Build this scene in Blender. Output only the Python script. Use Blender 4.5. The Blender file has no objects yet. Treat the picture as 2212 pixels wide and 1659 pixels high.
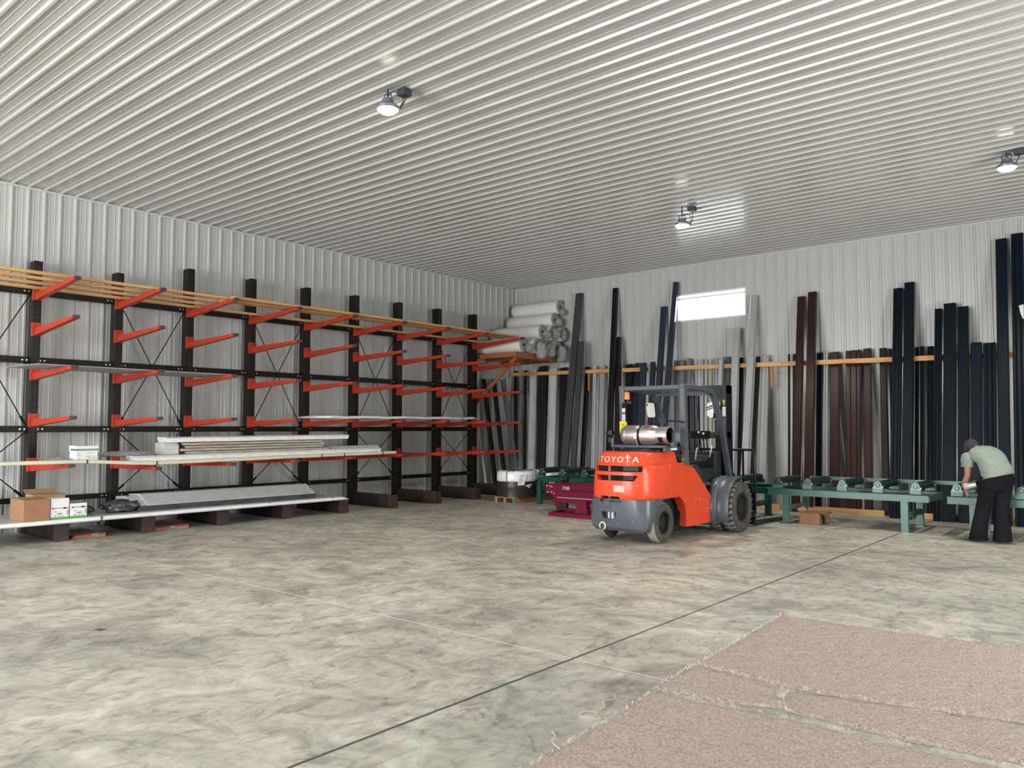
import bpy, bmesh, math, random
from mathutils import Vector, Matrix, noise
random.seed(7)
PI = math.pi
scene = bpy.context.scene
COL = scene.collection
R = math.radians

# ------------------------------------------------------------------ materials
def _nodes(name):
    m = bpy.data.materials.new(name)
    m.use_nodes = True
    nt = m.node_tree
    return m, nt, nt.nodes['Principled BSDF']

def ramp(nt, fac, stops):
    r = nt.nodes.new('ShaderNodeValToRGB')
    els = r.color_ramp.elements
    while len(els) < len(stops):
        els.new(0.5)
    for e, (p, c) in zip(els, stops):
        e.position = p
        e.color = (c[0], c[1], c[2], 1)
    nt.links.new(fac, r.inputs[0])
    return r.outputs[0]

def mapped(nt, scale=(1, 1, 1), rot=(0, 0, 0)):
    tc = nt.nodes.new('ShaderNodeTexCoord')
    mp = nt.nodes.new('ShaderNodeMapping')
    mp.inputs['Scale'].default_value = scale
    mp.inputs['Rotation'].default_value = rot
    nt.links.new(tc.outputs['Object'], mp.inputs['Vector'])
    return mp.outputs[0]

def tex_noise(nt, vec, scale, detail=4, rough=0.55, dist=0.0):
    n = nt.nodes.new('ShaderNodeTexNoise')
    n.inputs['Scale'].default_value = scale
    n.inputs['Detail'].default_value = detail
    n.inputs['Roughness'].default_value = rough
    n.inputs['Distortion'].default_value = dist
    nt.links.new(vec, n.inputs['Vector'])
    return n.outputs['Fac']

def bump(nt, b, height, strength, dist=0.01):
    bp = nt.nodes.new('ShaderNodeBump')
    bp.inputs['Strength'].default_value = strength
    bp.inputs['Distance'].default_value = dist
    nt.links.new(height, bp.inputs['Height'])
    nt.links.new(bp.outputs[0], b.inputs['Normal'])

def mat(name, c, rough=0.5, metal=0.0, var=0.12, scale=6.0, stretch=(1, 1, 1), bmp=0.0, spec=0.5, coat=0.0, dark=None):
    m, nt, b = _nodes(name)
    v = mapped(nt, stretch)
    f = tex_noise(nt, v, scale)
    lo = dark if dark else tuple(x * (1 - var) for x in c)
    hi = tuple(min(1, x * (1 + var)) for x in c)
    nt.links.new(ramp(nt, f, [(0.3, lo), (0.7, hi)]), b.inputs['Base Color'])
    b.inputs['Roughness'].default_value = rough
    b.inputs['Metallic'].default_value = metal
    b.inputs['Specular IOR Level'].default_value = spec
    b.inputs['Coat Weight'].default_value = coat
    b.inputs['Coat Roughness'].default_value = 0.15
    if bmp:
        bump(nt, b, f, bmp)
    return m

def glow(name, c, s):
    m, nt, b = _nodes(name)
    b.inputs['Base Color'].default_value = (c[0], c[1], c[2], 1)
    b.inputs['Emission Color'].default_value = (c[0], c[1], c[2], 1)
    b.inputs['Emission Strength'].default_value = s
    return m

def worn(name, c, chip, rough=0.35, amount=0.70, scale=9.0, coat=0.3, dirt=None):
    """paint with chipped spots"""
    m, nt, b = _nodes(name)
    v = mapped(nt)
    f = tex_noise(nt, v, 2.5, 5)
    base = ramp(nt, f, [(0.3, tuple(x * 0.86 for x in c)), (0.7, c)])
    g = tex_noise(nt, v, scale, 8, 0.7)
    k = ramp(nt, g, [(amount, (0, 0, 0)), (amount + 0.015, (1, 1, 1))])
    mx = nt.nodes.new('ShaderNodeMix')
    mx.data_type = 'RGBA'
    nt.links.new(k, mx.inputs[0])
    nt.links.new(base, mx.inputs[6])
    mx.inputs[7].default_value = (chip[0], chip[1], chip[2], 1)
    nt.links.new(mx.outputs[2], b.inputs['Base Color'])
    b.inputs['Roughness'].default_value = rough
    b.inputs['Specular IOR Level'].default_value = 0.3
    b.inputs['Coat Weight'].default_value = coat
    return m

def wood(name, c, rot=(0, 0, 0), scale=3.0, axis='X'):
    m, nt, b = _nodes(name)
    st = {'X': (0.5, 9, 9), 'Y': (9, 0.5, 9), 'Z': (9, 9, 0.5)}[axis]
    v = mapped(nt, st)
    f = tex_noise(nt, v, scale, 6, 0.6, 0.4)
    v2 = mapped(nt, tuple(x * 0.25 for x in st))
    g = tex_noise(nt, v2, 7.0, 2)
    base = ramp(nt, f, [(0.25, tuple(x * 0.62 for x in c)), (0.5, c), (0.8, tuple(min(1, x * 1.18) for x in c))])
    knot = ramp(nt, g, [(0.68, (1, 1, 1)), (0.78, (0.45, 0.32, 0.25))])
    mx = nt.nodes.new('ShaderNodeMix')
    mx.data_type = 'RGBA'
    mx.blend_type = 'MULTIPLY'
    mx.inputs[0].default_value = 1
    nt.links.new(base, mx.inputs[6])
    nt.links.new(knot, mx.inputs[7])
    nt.links.new(mx.outputs[2], b.inputs['Base Color'])
    b.inputs['Roughness'].default_value = 0.7
    return m

def film(name, c, rough=0.15, alpha=0.55):
    """crumpled clear plastic film"""
    m, nt, b = _nodes(name)
    v = mapped(nt)
    f = tex_noise(nt, v, 26, 6, 0.7, 1.0)
    nt.links.new(ramp(nt, f, [(0.3, tuple(x * 0.6 for x in c)), (0.7, c)]), b.inputs['Base Color'])
    b.inputs['Roughness'].default_value = rough
    b.inputs['Alpha'].default_value = alpha
    bump(nt, b, f, 0.9, 0.03)
    return m

def concrete(name):
    m, nt, b = _nodes(name)
    tc = nt.nodes.new('ShaderNodeTexCoord')
    L = nt.links.new
    def nz(scale, detail, rough, dist, sc=(1, 1, 1)):
        mp = nt.nodes.new('ShaderNodeMapping')
        mp.inputs['Scale'].default_value = sc
        L(tc.outputs['Object'], mp.inputs['Vector'])
        return tex_noise(nt, mp.outputs[0], scale, detail, rough, dist)
    big = nz(0.45, 6, 0.62, 0.6)
    mid = nz(1.9, 8, 0.68, 1.2, (1, 1.25, 1))
    fine = nz(9, 8, 0.74, 0.8, (1.3, 0.75, 1))
    swirl = nz(3.2, 10, 0.72, 2.6, (1.5, 0.8, 1))
    c1 = ramp(nt, mid, [(0.34, (0.33, 0.32, 0.285)), (0.50, (0.53, 0.517, 0.455)), (0.68, (0.70, 0.685, 0.61))])
    c2 = ramp(nt, big, [(0.30, (0.62, 0.62, 0.62)), (0.52, (0.96, 0.95, 0.93)), (0.72, (1.06, 1.05, 1.0))])
    c3 = ramp(nt, swirl, [(0.36, (0.62, 0.60, 0.58)), (0.47, (0.95, 0.95, 0.95)), (0.66, (1.04, 1.04, 1.03))])
    c4 = ramp(nt, fine, [(0.28, (0.74, 0.74, 0.74)), (0.5, (0.98, 0.98, 0.98)), (0.72, (1.12, 1.12, 1.12))])
    def mul(a, c):
        x = nt.nodes.new('ShaderNodeMix')
        x.data_type = 'RGBA'
        x.blend_type = 'MULTIPLY'
        x.inputs[0].default_value = 1
        L(a, x.inputs[6]); L(c, x.inputs[7])
        return x.outputs[2]
    col = mul(mul(mul(c1, c2), c3), c4)
    # warm dusty patches and oil spots
    spot = nz(2.7, 3, 0.5, 0.2)
    sp = ramp(nt, spot, [(0.735, (1, 1, 1)), (0.765, (0.30, 0.27, 0.25))])
    col = mul(col, sp)
    # saw-cut joints
    sep = nt.nodes.new('ShaderNodeSeparateXYZ')
    L(tc.outputs['Object'], sep.inputs[0])
    wob = nz(9, 4, 0.6, 0)
    def line(axis, at, w, wobamt=0.012):
        a = nt.nodes.new('ShaderNodeMath'); a.operation = 'MULTIPLY_ADD'
        L(wob, a.inputs[0]); a.inputs[1].default_value = wobamt; a.inputs[2].default_value = -at - wobamt * 0.5
        s = nt.nodes.new('ShaderNodeMath'); s.operation = 'ADD'
        L(sep.outputs[axis], s.inputs[0]); L(a.outputs[0], s.inputs[1])
        ab = nt.nodes.new('ShaderNodeMath'); ab.operation = 'ABSOLUTE'
        L(s.outputs[0], ab.inputs[0])
        lt = nt.nodes.new('ShaderNodeMath'); lt.operation = 'LESS_THAN'
        L(ab.outputs[0], lt.inputs[0]); lt.inputs[1].default_value = w
        return lt.outputs[0]
    def over(a, fac, c):
        x = nt.nodes.new('ShaderNodeMix')
        x.data_type = 'RGBA'
        L(fac, x.inputs[0]); L(a, x.inputs[6])
        x.inputs[7].default_value = (c[0], c[1], c[2], 1)
        return x.outputs[2]
    col = over(col, line(1, 4.42, 0.006, 0.02), (0.70, 0.69, 0.62))
    col = over(col, line(1, 8.9, 0.005), (0.26, 0.25, 0.22))
    col = over(col, line(1, 13.35, 0.006), (0.16, 0.155, 0.14))
    col = over(col, line(0, -6.58, 0.004), (0.24, 0.23, 0.20))
    col = over(col, line(0, -9.75, 0.004), (0.25, 0.24, 0.21))
    col = over(col, line(0, -3.17, 0.011, 0.016), (0.075, 0.07, 0.062))
    L(col, b.inputs['Base Color'])
    rr = nt.nodes.new('ShaderNodeMapRange')
    L(mid, rr.inputs[0])
    rr.inputs[3].default_value = 0.55; rr.inputs[4].default_value = 0.38
    L(rr.outputs[0], b.inputs['Roughness'])
    b.inputs['Specular IOR Level'].default_value = 0.35
    bump(nt, b, fine, 0.08, 0.004)
    return m

M = {}
M['wall'] = mat('white_steel_sheet', (0.52, 0.53, 0.52), 0.27, 0, 0.04, 0.7, spec=0.5)
M['ceil'] = mat('white_ceiling_steel', (0.44, 0.435, 0.425), 0.2, 0, 0.04, 0.7, spec=0.7)
M['trimw'] = mat('white_corner_steel', (0.56, 0.57, 0.55), 0.4, 0, 0.05)
M['floor'] = concrete('stained_concrete')
M['rack'] = mat('brown_black_rack_paint', (0.014, 0.0105, 0.0095), 0.42, 0, 0.3, 5, spec=0.25)
M['rackbase'] = mat('brown_rack_base_paint', (0.046, 0.030, 0.028), 0.5, 0, 0.35, 7, spec=0.25)
M['brace'] = mat('black_brace_paint', (0.007, 0.0065, 0.007), 0.45, 0, 0.2, spec=0.25)
M['slot'] = mat('slot_black', (0.004, 0.004, 0.004), 0.9)
M['bolt'] = mat('zinc_bolt', (0.62, 0.62, 0.60), 0.35, 0.7)
M['arm'] = worn('orange_red_arm_paint', (0.46, 0.046, 0.020), (0.10, 0.03, 0.022), 0.45, 0.69, 16, 0.1)
M['armtip'] = mat('worn_arm_tip', (0.075, 0.028, 0.024), 0.6, 0, 0.4, 20)
M['pineY'] = wood('pine_lumber_along', (0.60, 0.335, 0.135), axis='Y')
M['pineX'] = wood('pine_rail_lumber', (0.66, 0.36, 0.15), axis='X')
M['pineZ'] = wood('pine_upright_lumber', (0.50, 0.21, 0.075), axis='Z')
M['pinedk'] = wood('shelf_lumber', (0.36, 0.145, 0.05), axis='X')
M['palwood'] = wood('pallet_wood', (0.44, 0.33, 0.26), axis='X')
M['palY'] = wood('coil_pallet_wood', (0.42, 0.22, 0.11), axis='Y')
M['redend'] = mat('red_paint_end', (0.55, 0.06, 0.03), 0.7)
M['greenend'] = mat('green_paint_end', (0.06, 0.22, 0.06), 0.7)
M['card'] = mat('cardboard', (0.31, 0.165, 0.088), 0.85, 0, 0.07, 3)
M['cardin'] = mat('cardboard_inside', (0.27, 0.135, 0.07), 0.9, 0, 0.08, 3)
M['cardlt'] = mat('pale_cardboard', (0.40, 0.26, 0.13), 0.85, 0, 0.07, 3)
M['boxw'] = mat('white_printed_board', (0.78, 0.77, 0.80), 0.6, 0, 0.03)
M['green'] = mat('green_print', (0.05, 0.36, 0.06), 0.6)
M['teal'] = mat('teal_print', (0.03, 0.17, 0.17), 0.55)
M['ink'] = mat('black_ink', (0.02, 0.02, 0.02), 0.6)
M['greyink'] = mat('grey_ink', (0.28, 0.28, 0.29), 0.7)
M['redink'] = mat('red_ink', (0.62, 0.05, 0.05), 0.6)
M['brownink'] = mat('brown_pen', (0.24, 0.12, 0.06), 0.8)
M['wrapw'] = mat('white_wrap_sheet', (0.78, 0.79, 0.82), 0.28, 0, 0.12, 14, (2, 0.6, 2), bmp=0.5)
M['galv'] = mat('grey_coated_sheet', (0.54, 0.57, 0.58), 0.30, 0.1, 0.10, 5)
M['galvdk'] = mat('dark_wrapped_sheet', (0.065, 0.072, 0.078), 0.22, 0.2, 0.4, 12, (1, 0.4, 1), bmp=0.4)
M['cream'] = mat('cream_steel', (0.62, 0.59, 0.45), 0.4, 0, 0.06)
M['beige'] = mat('beige_edge_sheets', (0.40, 0.36, 0.29), 0.45, 0, 0.35, 18, (1, 0.25, 3))
M['clearsheet'] = film('clear_sheet', (0.62, 0.63, 0.63), 0.25, 0.72)
M['film'] = film('clear_film', (0.70, 0.71, 0.71), 0.16, 0.62)
M['roll'] = mat('white_roll_facing', (0.82, 0.81, 0.78), 0.38, 0, 0.05, 3, bmp=0.1)
M['rollend'] = mat('roll_end_grey', (0.36, 0.36, 0.35), 0.8, 0, 0.2, 25, bmp=0.4)
M['rollcore'] = mat('roll_core_dark', (0.035, 0.033, 0.03), 0.9)
M['blackwrap'] = mat('black_wrapped', (0.018, 0.014, 0.013), 0.22, 0, 0.8, 22, (1, 1, 0.5), bmp=0.8, dark=(0.004, 0.004, 0.004))
COLS = {'charcoal': (0.022, 0.023, 0.026), 'graphite': (0.060, 0.062, 0.066), 'black': (0.011, 0.012, 0.014), 'slate': (0.028, 0.038, 0.058),
        'navy': (0.011, 0.015, 0.024), 'ink': (0.0045, 0.010, 0.017), 'umber': (0.024, 0.017, 0.015), 'brown': (0.034, 0.016, 0.014),
        'gray': (0.40, 0.41, 0.41), 'silver': (0.66, 0.66, 0.68), 'steel': (0.17, 0.19, 0.21), 'cream': (0.60, 0.59, 0.47), 'green': (0.03, 0.036, 0.034)}
for k, c in COLS.items():
    M['t_' + k] = mat('coated_steel_' + k, c, 0.30, 0.0, 0.10, 2, (4, 4, 0.3), spec=0.22)
M['conv_shaded'] = mat('green_machine_paint_shaded', (0.008, 0.075, 0.052), 0.36, 0, 0.2, 4)  # table green, darkened in colour for the weaker light on the left
M['conv_lit'] = mat('green_machine_paint_lit', (0.072, 0.160, 0.135), 0.36, 0, 0.15, 4)  # same table green, lightened in colour for the stronger light on the right
M['roller'] = mat('dark_green_roller', (0.010, 0.034, 0.030), 0.33, 0.2, 0.2)
M['bearing'] = mat('grey_bearing_iron', (0.10, 0.14, 0.13), 0.35, 0.6, 0.2)
M['maroon'] = worn('maroon_machine_paint', (0.165, 0.004, 0.030), (0.42, 0.26, 0.28), 0.45, 0.735, 20, 0.0)
M['white'] = mat('white_lettering', (0.80, 0.80, 0.80), 0.5, 0, 0.02)
M['coverw'] = mat('white_plastic_cover', (0.90, 0.90, 0.92), 0.3, 0, 0.06, 12, bmp=0.4)
M['coil'] = mat('dark_bronze_coil', (0.052, 0.048, 0.044), 0.42, 0.5, 0.1, 3, (0.3, 0.3, 6))
M['carpet'] = mat('beige_pile', (0.46, 0.385, 0.33), 0.95, 0, 0.30, 70, bmp=1.0, spec=0.1)
M['thread'] = mat('carpet_thread', (0.62, 0.53, 0.45), 0.9)
M['orange'] = worn('forklift_orange_paint', (0.80, 0.080, 0.028), (0.80, 0.55, 0.48), 0.36, 0.645, 14, 0.15)
M['orangedk'] = mat('orange_recess', (0.45, 0.05, 0.02), 0.4)
M['fgrey'] = worn('forklift_grey_paint', (0.095, 0.112, 0.135), (0.52, 0.52, 0.50), 0.40, 0.635, 12, 0.2)
M['fguard'] = mat('guard_grey_paint', (0.072, 0.088, 0.108), 0.38, 0, 0.12)
M['fdark'] = mat('dark_forklift_plastic', (0.016, 0.019, 0.023), 0.5, 0, 0.2)
M['fgreen'] = mat('dark_grey_step_panel', (0.022, 0.032, 0.034), 0.5, 0, 0.15)
M['mast'] = mat('navy_black_mast', (0.006, 0.009, 0.016), 0.38, 0.1, 0.2)
M['tyre'] = mat('dusty_tyre_rubber', (0.075, 0.066, 0.058), 0.88, 0, 0.35, 9, bmp=0.3)
M['tread'] = mat('pale_dusty_tread', (0.30, 0.285, 0.265), 0.92, 0, 0.2, 10, bmp=0.3)
M['rim'] = mat('black_rim', (0.022, 0.023, 0.025), 0.5, 0.3, 0.2)
M['alum'] = mat('aluminium_tank', (0.60, 0.58, 0.57), 0.30, 0.85, 0.18, 6, bmp=0.05)
M['amber'] = mat('amber_lens', (0.75, 0.22, 0.03), 0.25)
M['yellow'] = mat('yellow_tag', (0.75, 0.62, 0.03), 0.5)
M['mirror'] = mat('white_mirror_back', (0.75, 0.74, 0.70), 0.35, 0, 0.03)
M['skin'] = mat('skin', (0.42, 0.20, 0.14), 0.55, 0, 0.08, 8)
M['shirt'] = mat('sage_green_cotton', (0.235, 0.285, 0.245), 0.9, 0, 0.10, 7, (1, 1, 2.2), bmp=0.9)
M['pants'] = mat('charcoal_trousers', (0.011, 0.011, 0.015), 0.9, 0, 0.35, 5, bmp=0.25, spec=0.1)
M['beanie'] = mat('dark_grey_knit', (0.036, 0.034, 0.040), 0.95, 0, 0.25, 60, bmp=0.5)
M['hair'] = mat('dark_hair', (0.012, 0.009, 0.008), 0.8)
M['shoe'] = mat('brown_grey_shoe', (0.10, 0.075, 0.06), 0.7, 0, 0.2)
M['chrome'] = mat('polished_steel', (0.80, 0.79, 0.79), 0.16, 0.95, 0.06, 8)
M['lampbody'] = mat('lamp_housing', (0.20, 0.22, 0.26), 0.4, 0.4, 0.1)
M['jbox'] = mat('dark_junction_box', (0.035, 0.045, 0.055), 0.5)
M['lampglow'] = glow('lamp_diffuser', (1.0, 0.96, 0.82), 32)
M['frame'] = mat('white_vinyl_frame', (0.78, 0.79, 0.80), 0.4, 0, 0.02)
m_, nt_, b_ = _nodes('window_glass')
b_.inputs['Base Color'].default_value = (0.92, 0.97, 1.0, 1)
b_.inputs['Roughness'].default_value = 0.02
b_.inputs['Transmission Weight'].default_value = 1.0
b_.inputs['IOR'].default_value = 1.05
M['glass'] = m_

# ------------------------------------------------------------------ mesh builder
class MB:
    def __init__(s):
        s.v = []; s.f = []; s.mi = []; s.mats = []
    def _m(s, m):
        if m is None:
            m = s.mats[0] if s.mats else None
        if m not in s.mats:
            s.mats.append(m)
        return s.mats.index(m)
    def add(s, vs, fs, m=None):
        k = len(s.v); i = s._m(m) if m is not None else 0
        s.v += [tuple(p) for p in vs]
        for f in fs:
            s.f.append(tuple(k + a for a in f)); s.mi.append(i)
        return s
    def box(s, x0, x1, y0, y1, z0, z1, m=None):
        vs = [(x, y, z) for z in (z0, z1) for y in (y0, y1) for x in (x0, x1)]
        return s.add(vs, [(0, 2, 3, 1), (4, 5, 7, 6), (0, 1, 5, 4), (2, 6, 7, 3), (0, 4, 6, 2), (1, 3, 7, 5)], m)
    def bar(s, a, b, w, h, m=None, up=(0, 0, 1), w2=None, h2=None):
        """box beam from a to b, w across, h along up"""
        a = Vector(a); b = Vector(b); d = (b - a).normalized()
        u = Vector(up)
        if abs(d.dot(u)) > 0.98: u = Vector((0, 1, 0))
        x = d.cross(u).normalized(); z = x.cross(d).normalized()
        w2 = w if w2 is None else w2; h2 = h if h2 is None else h2
        vs = []
        for p, ww, hh in ((a, w, h), (b, w2, h2)):
            for sx, sz in ((-1, -1), (1, -1), (1, 1), (-1, 1)):
                vs.append(p + x * ww / 2 * sx + z * hh / 2 * sz)
        return s.add(vs, [(0, 1, 2, 3), (7, 6, 5, 4), (0, 4, 5, 1), (1, 5, 6, 2), (2, 6, 7, 3), (3, 7, 4, 0)], m)
    def cyl(s, a, b, r, m=None, n=16, r2=None, caps=True):
        a = Vector(a); b = Vector(b); d = (b - a).normalized()
        u = Vector((0, 0, 1)) if abs(d.z) < 0.9 else Vector((1, 0, 0))
        x = d.cross(u).normalized(); y = d.cross(x).normalized()
        r2 = r if r2 is None else r2
        vs = []
        for p, rr in ((a, r), (b, r2)):
            for i in range(n):
                t = 2 * PI * i / n
                vs.append(p + x * math.cos(t) * rr + y * math.sin(t) * rr)
        fs = [(i, (i + 1) % n, n + (i + 1) % n, n + i) for i in range(n)]
        if caps:
            fs += [tuple(range(n - 1, -1, -1)), tuple(range(n, 2 * n))]
        return s.add(vs, fs, m)
    def lathe(s, a, axis, prof, m=None, n=24):
        """prof: list of (dist along axis, radius); closed ends when radius 0"""
        a = Vector(a); d = Vector(axis).normalized()
        u = Vector((0, 0, 1)) if abs(d.z) < 0.9 else Vector((1, 0, 0))
        x = d.cross(u).normalized(); y = d.cross(x).normalized()
        vs = []
        for h, r in prof:
            for i in range(n):
                t = 2 * PI * i / n
                vs.append(a + d * h + (x * math.cos(t) + y * math.sin(t)) * max(r, 1e-4))
        fs = []
        for j in range(len(prof) - 1):
            for i in range(n):
                fs.append((j * n + i, j * n + (i + 1) % n, (j + 1) * n + (i + 1) % n, (j + 1) * n + i))
        return s.add(vs, fs, m)
    def tube(s, pts, r, m=None, n=8, caps=True):
        pts = [Vector(p) for p in pts]
        rs = r if isinstance(r, (list, tuple)) else [r] * len(pts)
        prev = None; vs = []
        for i, p in enumerate(pts):
            d = (pts[min(i + 1, len(pts) - 1)] - pts[max(i - 1, 0)]).normalized()
            if prev is None:
                u = Vector((0, 0, 1)) if abs(d.z) < 0.9 else Vector((1, 0, 0))
                x = d.cross(u).normalized()
            else:
                x = (prev - d * prev.dot(d)).normalized()
            prev = x; y = d.cross(x)
            for k in range(n):
                t = 2 * PI * k / n
                vs.append(p + (x * math.cos(t) + y * math.sin(t)) * rs[i])
        fs = []
        for j in range(len(pts) - 1):
            for k in range(n):
                fs.append((j * n + k, j * n + (k + 1) % n, (j + 1) * n + (k + 1) % n, (j + 1) * n + k))
        if caps:
            fs += [tuple(range(n - 1, -1, -1)), tuple(range((len(pts) - 1) * n, len(pts) * n))]
        return s.add(vs, fs, m)
    def prism(s, poly, fn0, fn1, m=None):
        """poly of 2-D points mapped by fn0/fn1 to the two ends"""
        n = len(poly)
        vs = [fn0(*p) for p in poly] + [fn1(*p) for p in poly]
        fs = [(i, (i + 1) % n, n + (i + 1) % n, n + i) for i in range(n)] + [tuple(range(n - 1, -1, -1)), tuple(range(n, 2 * n))]
        return s.add(vs, fs, m)
    def loft(s, rings, m=None, caps=True):
        n = len(rings[0]); vs = [p for r in rings for p in r]; fs = []
        for j in range(len(rings) - 1):
            for i in range(n):
                fs.append((j * n + i, j * n + (i + 1) % n, (j + 1) * n + (i + 1) % n, (j + 1) * n + i))
        if caps:
            fs += [tuple(range(n - 1, -1, -1)), tuple(range((len(rings) - 1) * n, len(rings) * n))]
        return s.add(vs, fs, m)

def obj(name, mb, m=None, parent=None, smooth=False, bevel=0.0, loc=None, subsurf=0):
    me = bpy.data.meshes.new(name)
    me.from_pydata(mb.v, [], mb.f)
    mats = [x for x in mb.mats if x is not None] if any(x is not None for x in mb.mats) else []
    if mats:
        for x in mb.mats:
            me.materials.append(M[x if x is not None else m])
        me.polygons.foreach_set('material_index', mb.mi)
    elif m:
        me.materials.append(M[m])
    bm = bmesh.new(); bm.from_mesh(me)
    bmesh.ops.recalc_face_normals(bm, faces=bm.faces)
    bm.to_mesh(me); bm.free()
    if smooth:
        me.polygons.foreach_set('use_smooth', [True] * len(me.polygons))
    me.update()
    o = bpy.data.objects.new(name, me)
    COL.objects.link(o)
    if parent: o.parent = parent
    if loc: o.location = loc
    if bevel:
        b = o.modifiers.new('b', 'BEVEL'); b.width = bevel; b.segments = 2; b.limit_method = 'ANGLE'; b.angle_limit = R(40)
    if subsurf:
        b = o.modifiers.new('s', 'SUBSURF'); b.levels = subsurf; b.render_levels = subsurf
    if smooth == 'auto':
        e = o.modifiers.new('e', 'EDGE_SPLIT'); e.split_angle = R(35)
    return o

def tag(o, label, cat, group=None, kind=None):
    o['label'] = label; o['category'] = cat
    if group: o['group'] = group
    o['kind'] = kind or 'thing'
    return o

def thing(name, label, cat, loc=(0, 0, 0), rz=0.0, group=None):
    o = bpy.data.objects.new(name, None)
    o.empty_display_size = 0.2
    COL.objects.link(o)
    o.location = loc; o.rotation_euler = (0, 0, rz)
    return tag(o, label, cat, group)

def struct(name, mb, m, smooth=False, parent=None):
    o = obj(name, mb, m, parent, smooth)
    if parent is None: o['kind'] = 'structure'
    return o

def dup(root, loc, label=None, rz=None, group=None):
    r = root.copy(); COL.objects.link(r); r.location = loc
    if rz is not None: r.rotation_euler = (0, 0, rz)
    if label: r['label'] = label
    if group: r['group'] = group
    for ch in list(root.children):
        c = ch.copy(); COL.objects.link(c); c.parent = r
        for g in list(ch.children):
            d = g.copy(); COL.objects.link(d); d.parent = c
    return r

def text_obj(name, body, size, depth, m, parent, matrix, align='LEFT', spacing=1.0, sx=1.0):
    cu = bpy.data.curves.new(name, 'FONT')
    cu.body = body; cu.size = size; cu.extrude = depth; cu.align_x = align; cu.space_character = spacing
    t = bpy.data.objects.new('tmp_text', cu)
    COL.objects.link(t)
    dg = bpy.context.evaluated_depsgraph_get()
    me = bpy.data.meshes.new_from_object(t.evaluated_get(dg))
    bpy.data.objects.remove(t)
    me.name = name
    me.materials.clear(); me.materials.append(M[m])
    o = bpy.data.objects.new(name, me)
    COL.objects.link(o)
    me.transform(matrix @ Matrix.Diagonal((sx, 1, 1, 1)))
    if parent: o.parent = parent
    return o

def jitter(mb, amp, sc, seed=0):
    mb.v = [tuple(Vector(p) + noise.noise_vector(Vector(p) * sc + Vector((seed, seed * 2, 0))) * amp) for p in mb.v]
    return mb

def crumple(cx, cy, cz, rx, ry, rz, seed, amp=0.35, lv=3):
    bm = bmesh.new()
    bmesh.ops.create_icosphere(bm, subdivisions=lv, radius=1)
    mb = MB()
    idx = {}
    vs = []
    for i, v in enumerate(bm.verts):
        idx[v] = i
        k = 1 + amp * noise.noise(v.co * 2.3 + Vector((seed * 3.1, seed, 0))) + amp * 0.6 * noise.noise(v.co * 6 + Vector((seed, 0, seed)))
        vs.append((cx + v.co.x * rx * k, cy + v.co.y * ry * k, cz + max(-0.98, v.co.z * k) * rz))
    fs = [tuple(idx[v] for v in f.verts) for f in bm.faces]
    bm.free()
    mb.add(vs, fs)
    return mb
# ------------------------------------------------------------------ room shell
XL, YB, ZC = -13.40, 16.14, 5.293
YF, XR = -6.2, 4.4
PITCH = 0.2288
PROF = [(-0.023, 0), (-0.0125, 0.024), (0.0125, 0.024), (0.023, 0), (0.070, 0), (0.075, 0.005), (0.079, 0.005), (0.084, 0), (0.146, 0), (0.151, 0.005), (0.155, 0.005), (0.160, 0)]

def corr(s0, s1, phase):
    pts = []
    k0 = math.floor((s0 - phase) / PITCH) - 1
    k1 = math.ceil((s1 - phase) / PITCH) + 1
    for k in range(k0, k1 + 1):
        for a, h in PROF:
            pts.append((phase + k * PITCH + a, h))
    out = []
    for (a, h), (b, g) in zip(pts, pts[1:]):
        if b < s0 or a > s1: continue
        if a < s0:
            out.append((s0, h + (g - h) * (s0 - a) / (b - a)))
        elif a <= s1:
            out.append((a, h))
        if b > s1:
            out.append((s1, h + (g - h) * (s1 - a) / (b - a)))
    return out

def sheet(mb, s0, s1, phase, t0, t1, fn):
    p = corr(s0, s1, phase)
    n = len(p)
    vs = [fn(s, t0, h) for s, h in p] + [fn(s, t1, h) for s, h in p]
    mb.add(vs, [(i, i + 1, n + i + 1, n + i) for i in range(n - 1)])
    return mb

def screw(mb, c, u, v, w):
    c = Vector(c); u = Vector(u); v = Vector(v); w = Vector(w)
    r = 0.006; vs = [c + u * r, c + v * r, c - u * r, c - v * r, c + w * 0.005]
    mb.add(vs, [(0, 1, 4), (1, 2, 4), (2, 3, 4), (3, 0, 4)])

# left wall (ribs stand along z, pitch along y)
mb = MB()
sheet(mb, YF, YB, 4.144, 0, ZC, lambda s, t, h: (XL + h, s, t))
for k in range(-30, 54):
    y = 4.144 + k * PITCH + 0.045
    if YF < y < YB:
        for z in (0.5, 1.1, 1.7, 2.3, 2.9, 3.5, 4.1, 4.7):
            screw(mb, (XL, y, z), (0, 1, 0), (0, 0, 1), (1, 0, 0))
struct('wall_left', mb, 'wall')
# back wall with a window opening
WX0, WX1, WZ0, WZ1 = -8.60, -6.925, 3.975, 4.605
mb = MB()
fb = lambda s, t, h: (s, YB - h, t)
PH = -8.338
sheet(mb, XL, WX0, PH, 0, ZC, fb); sheet(mb, WX1, XR, PH, 0, ZC, fb)
sheet(mb, WX0, WX1, PH, 0, WZ0, fb); sheet(mb, WX0, WX1, PH, WZ1, ZC, fb)
for k in range(-24, 58):
    x = PH + k * PITCH + 0.045
    if XL < x < XR:
        for z in (3.55, 4.15, 4.75):
            if not (WX0 - .05 < x < WX1 + .05 and WZ0 - .05 < z < WZ1 + .05):
                screw(mb, (x, YB, z), (1, 0, 0), (0, 0, 1), (0, -1, 0))
struct('wall_back', mb, 'wall')
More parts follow.
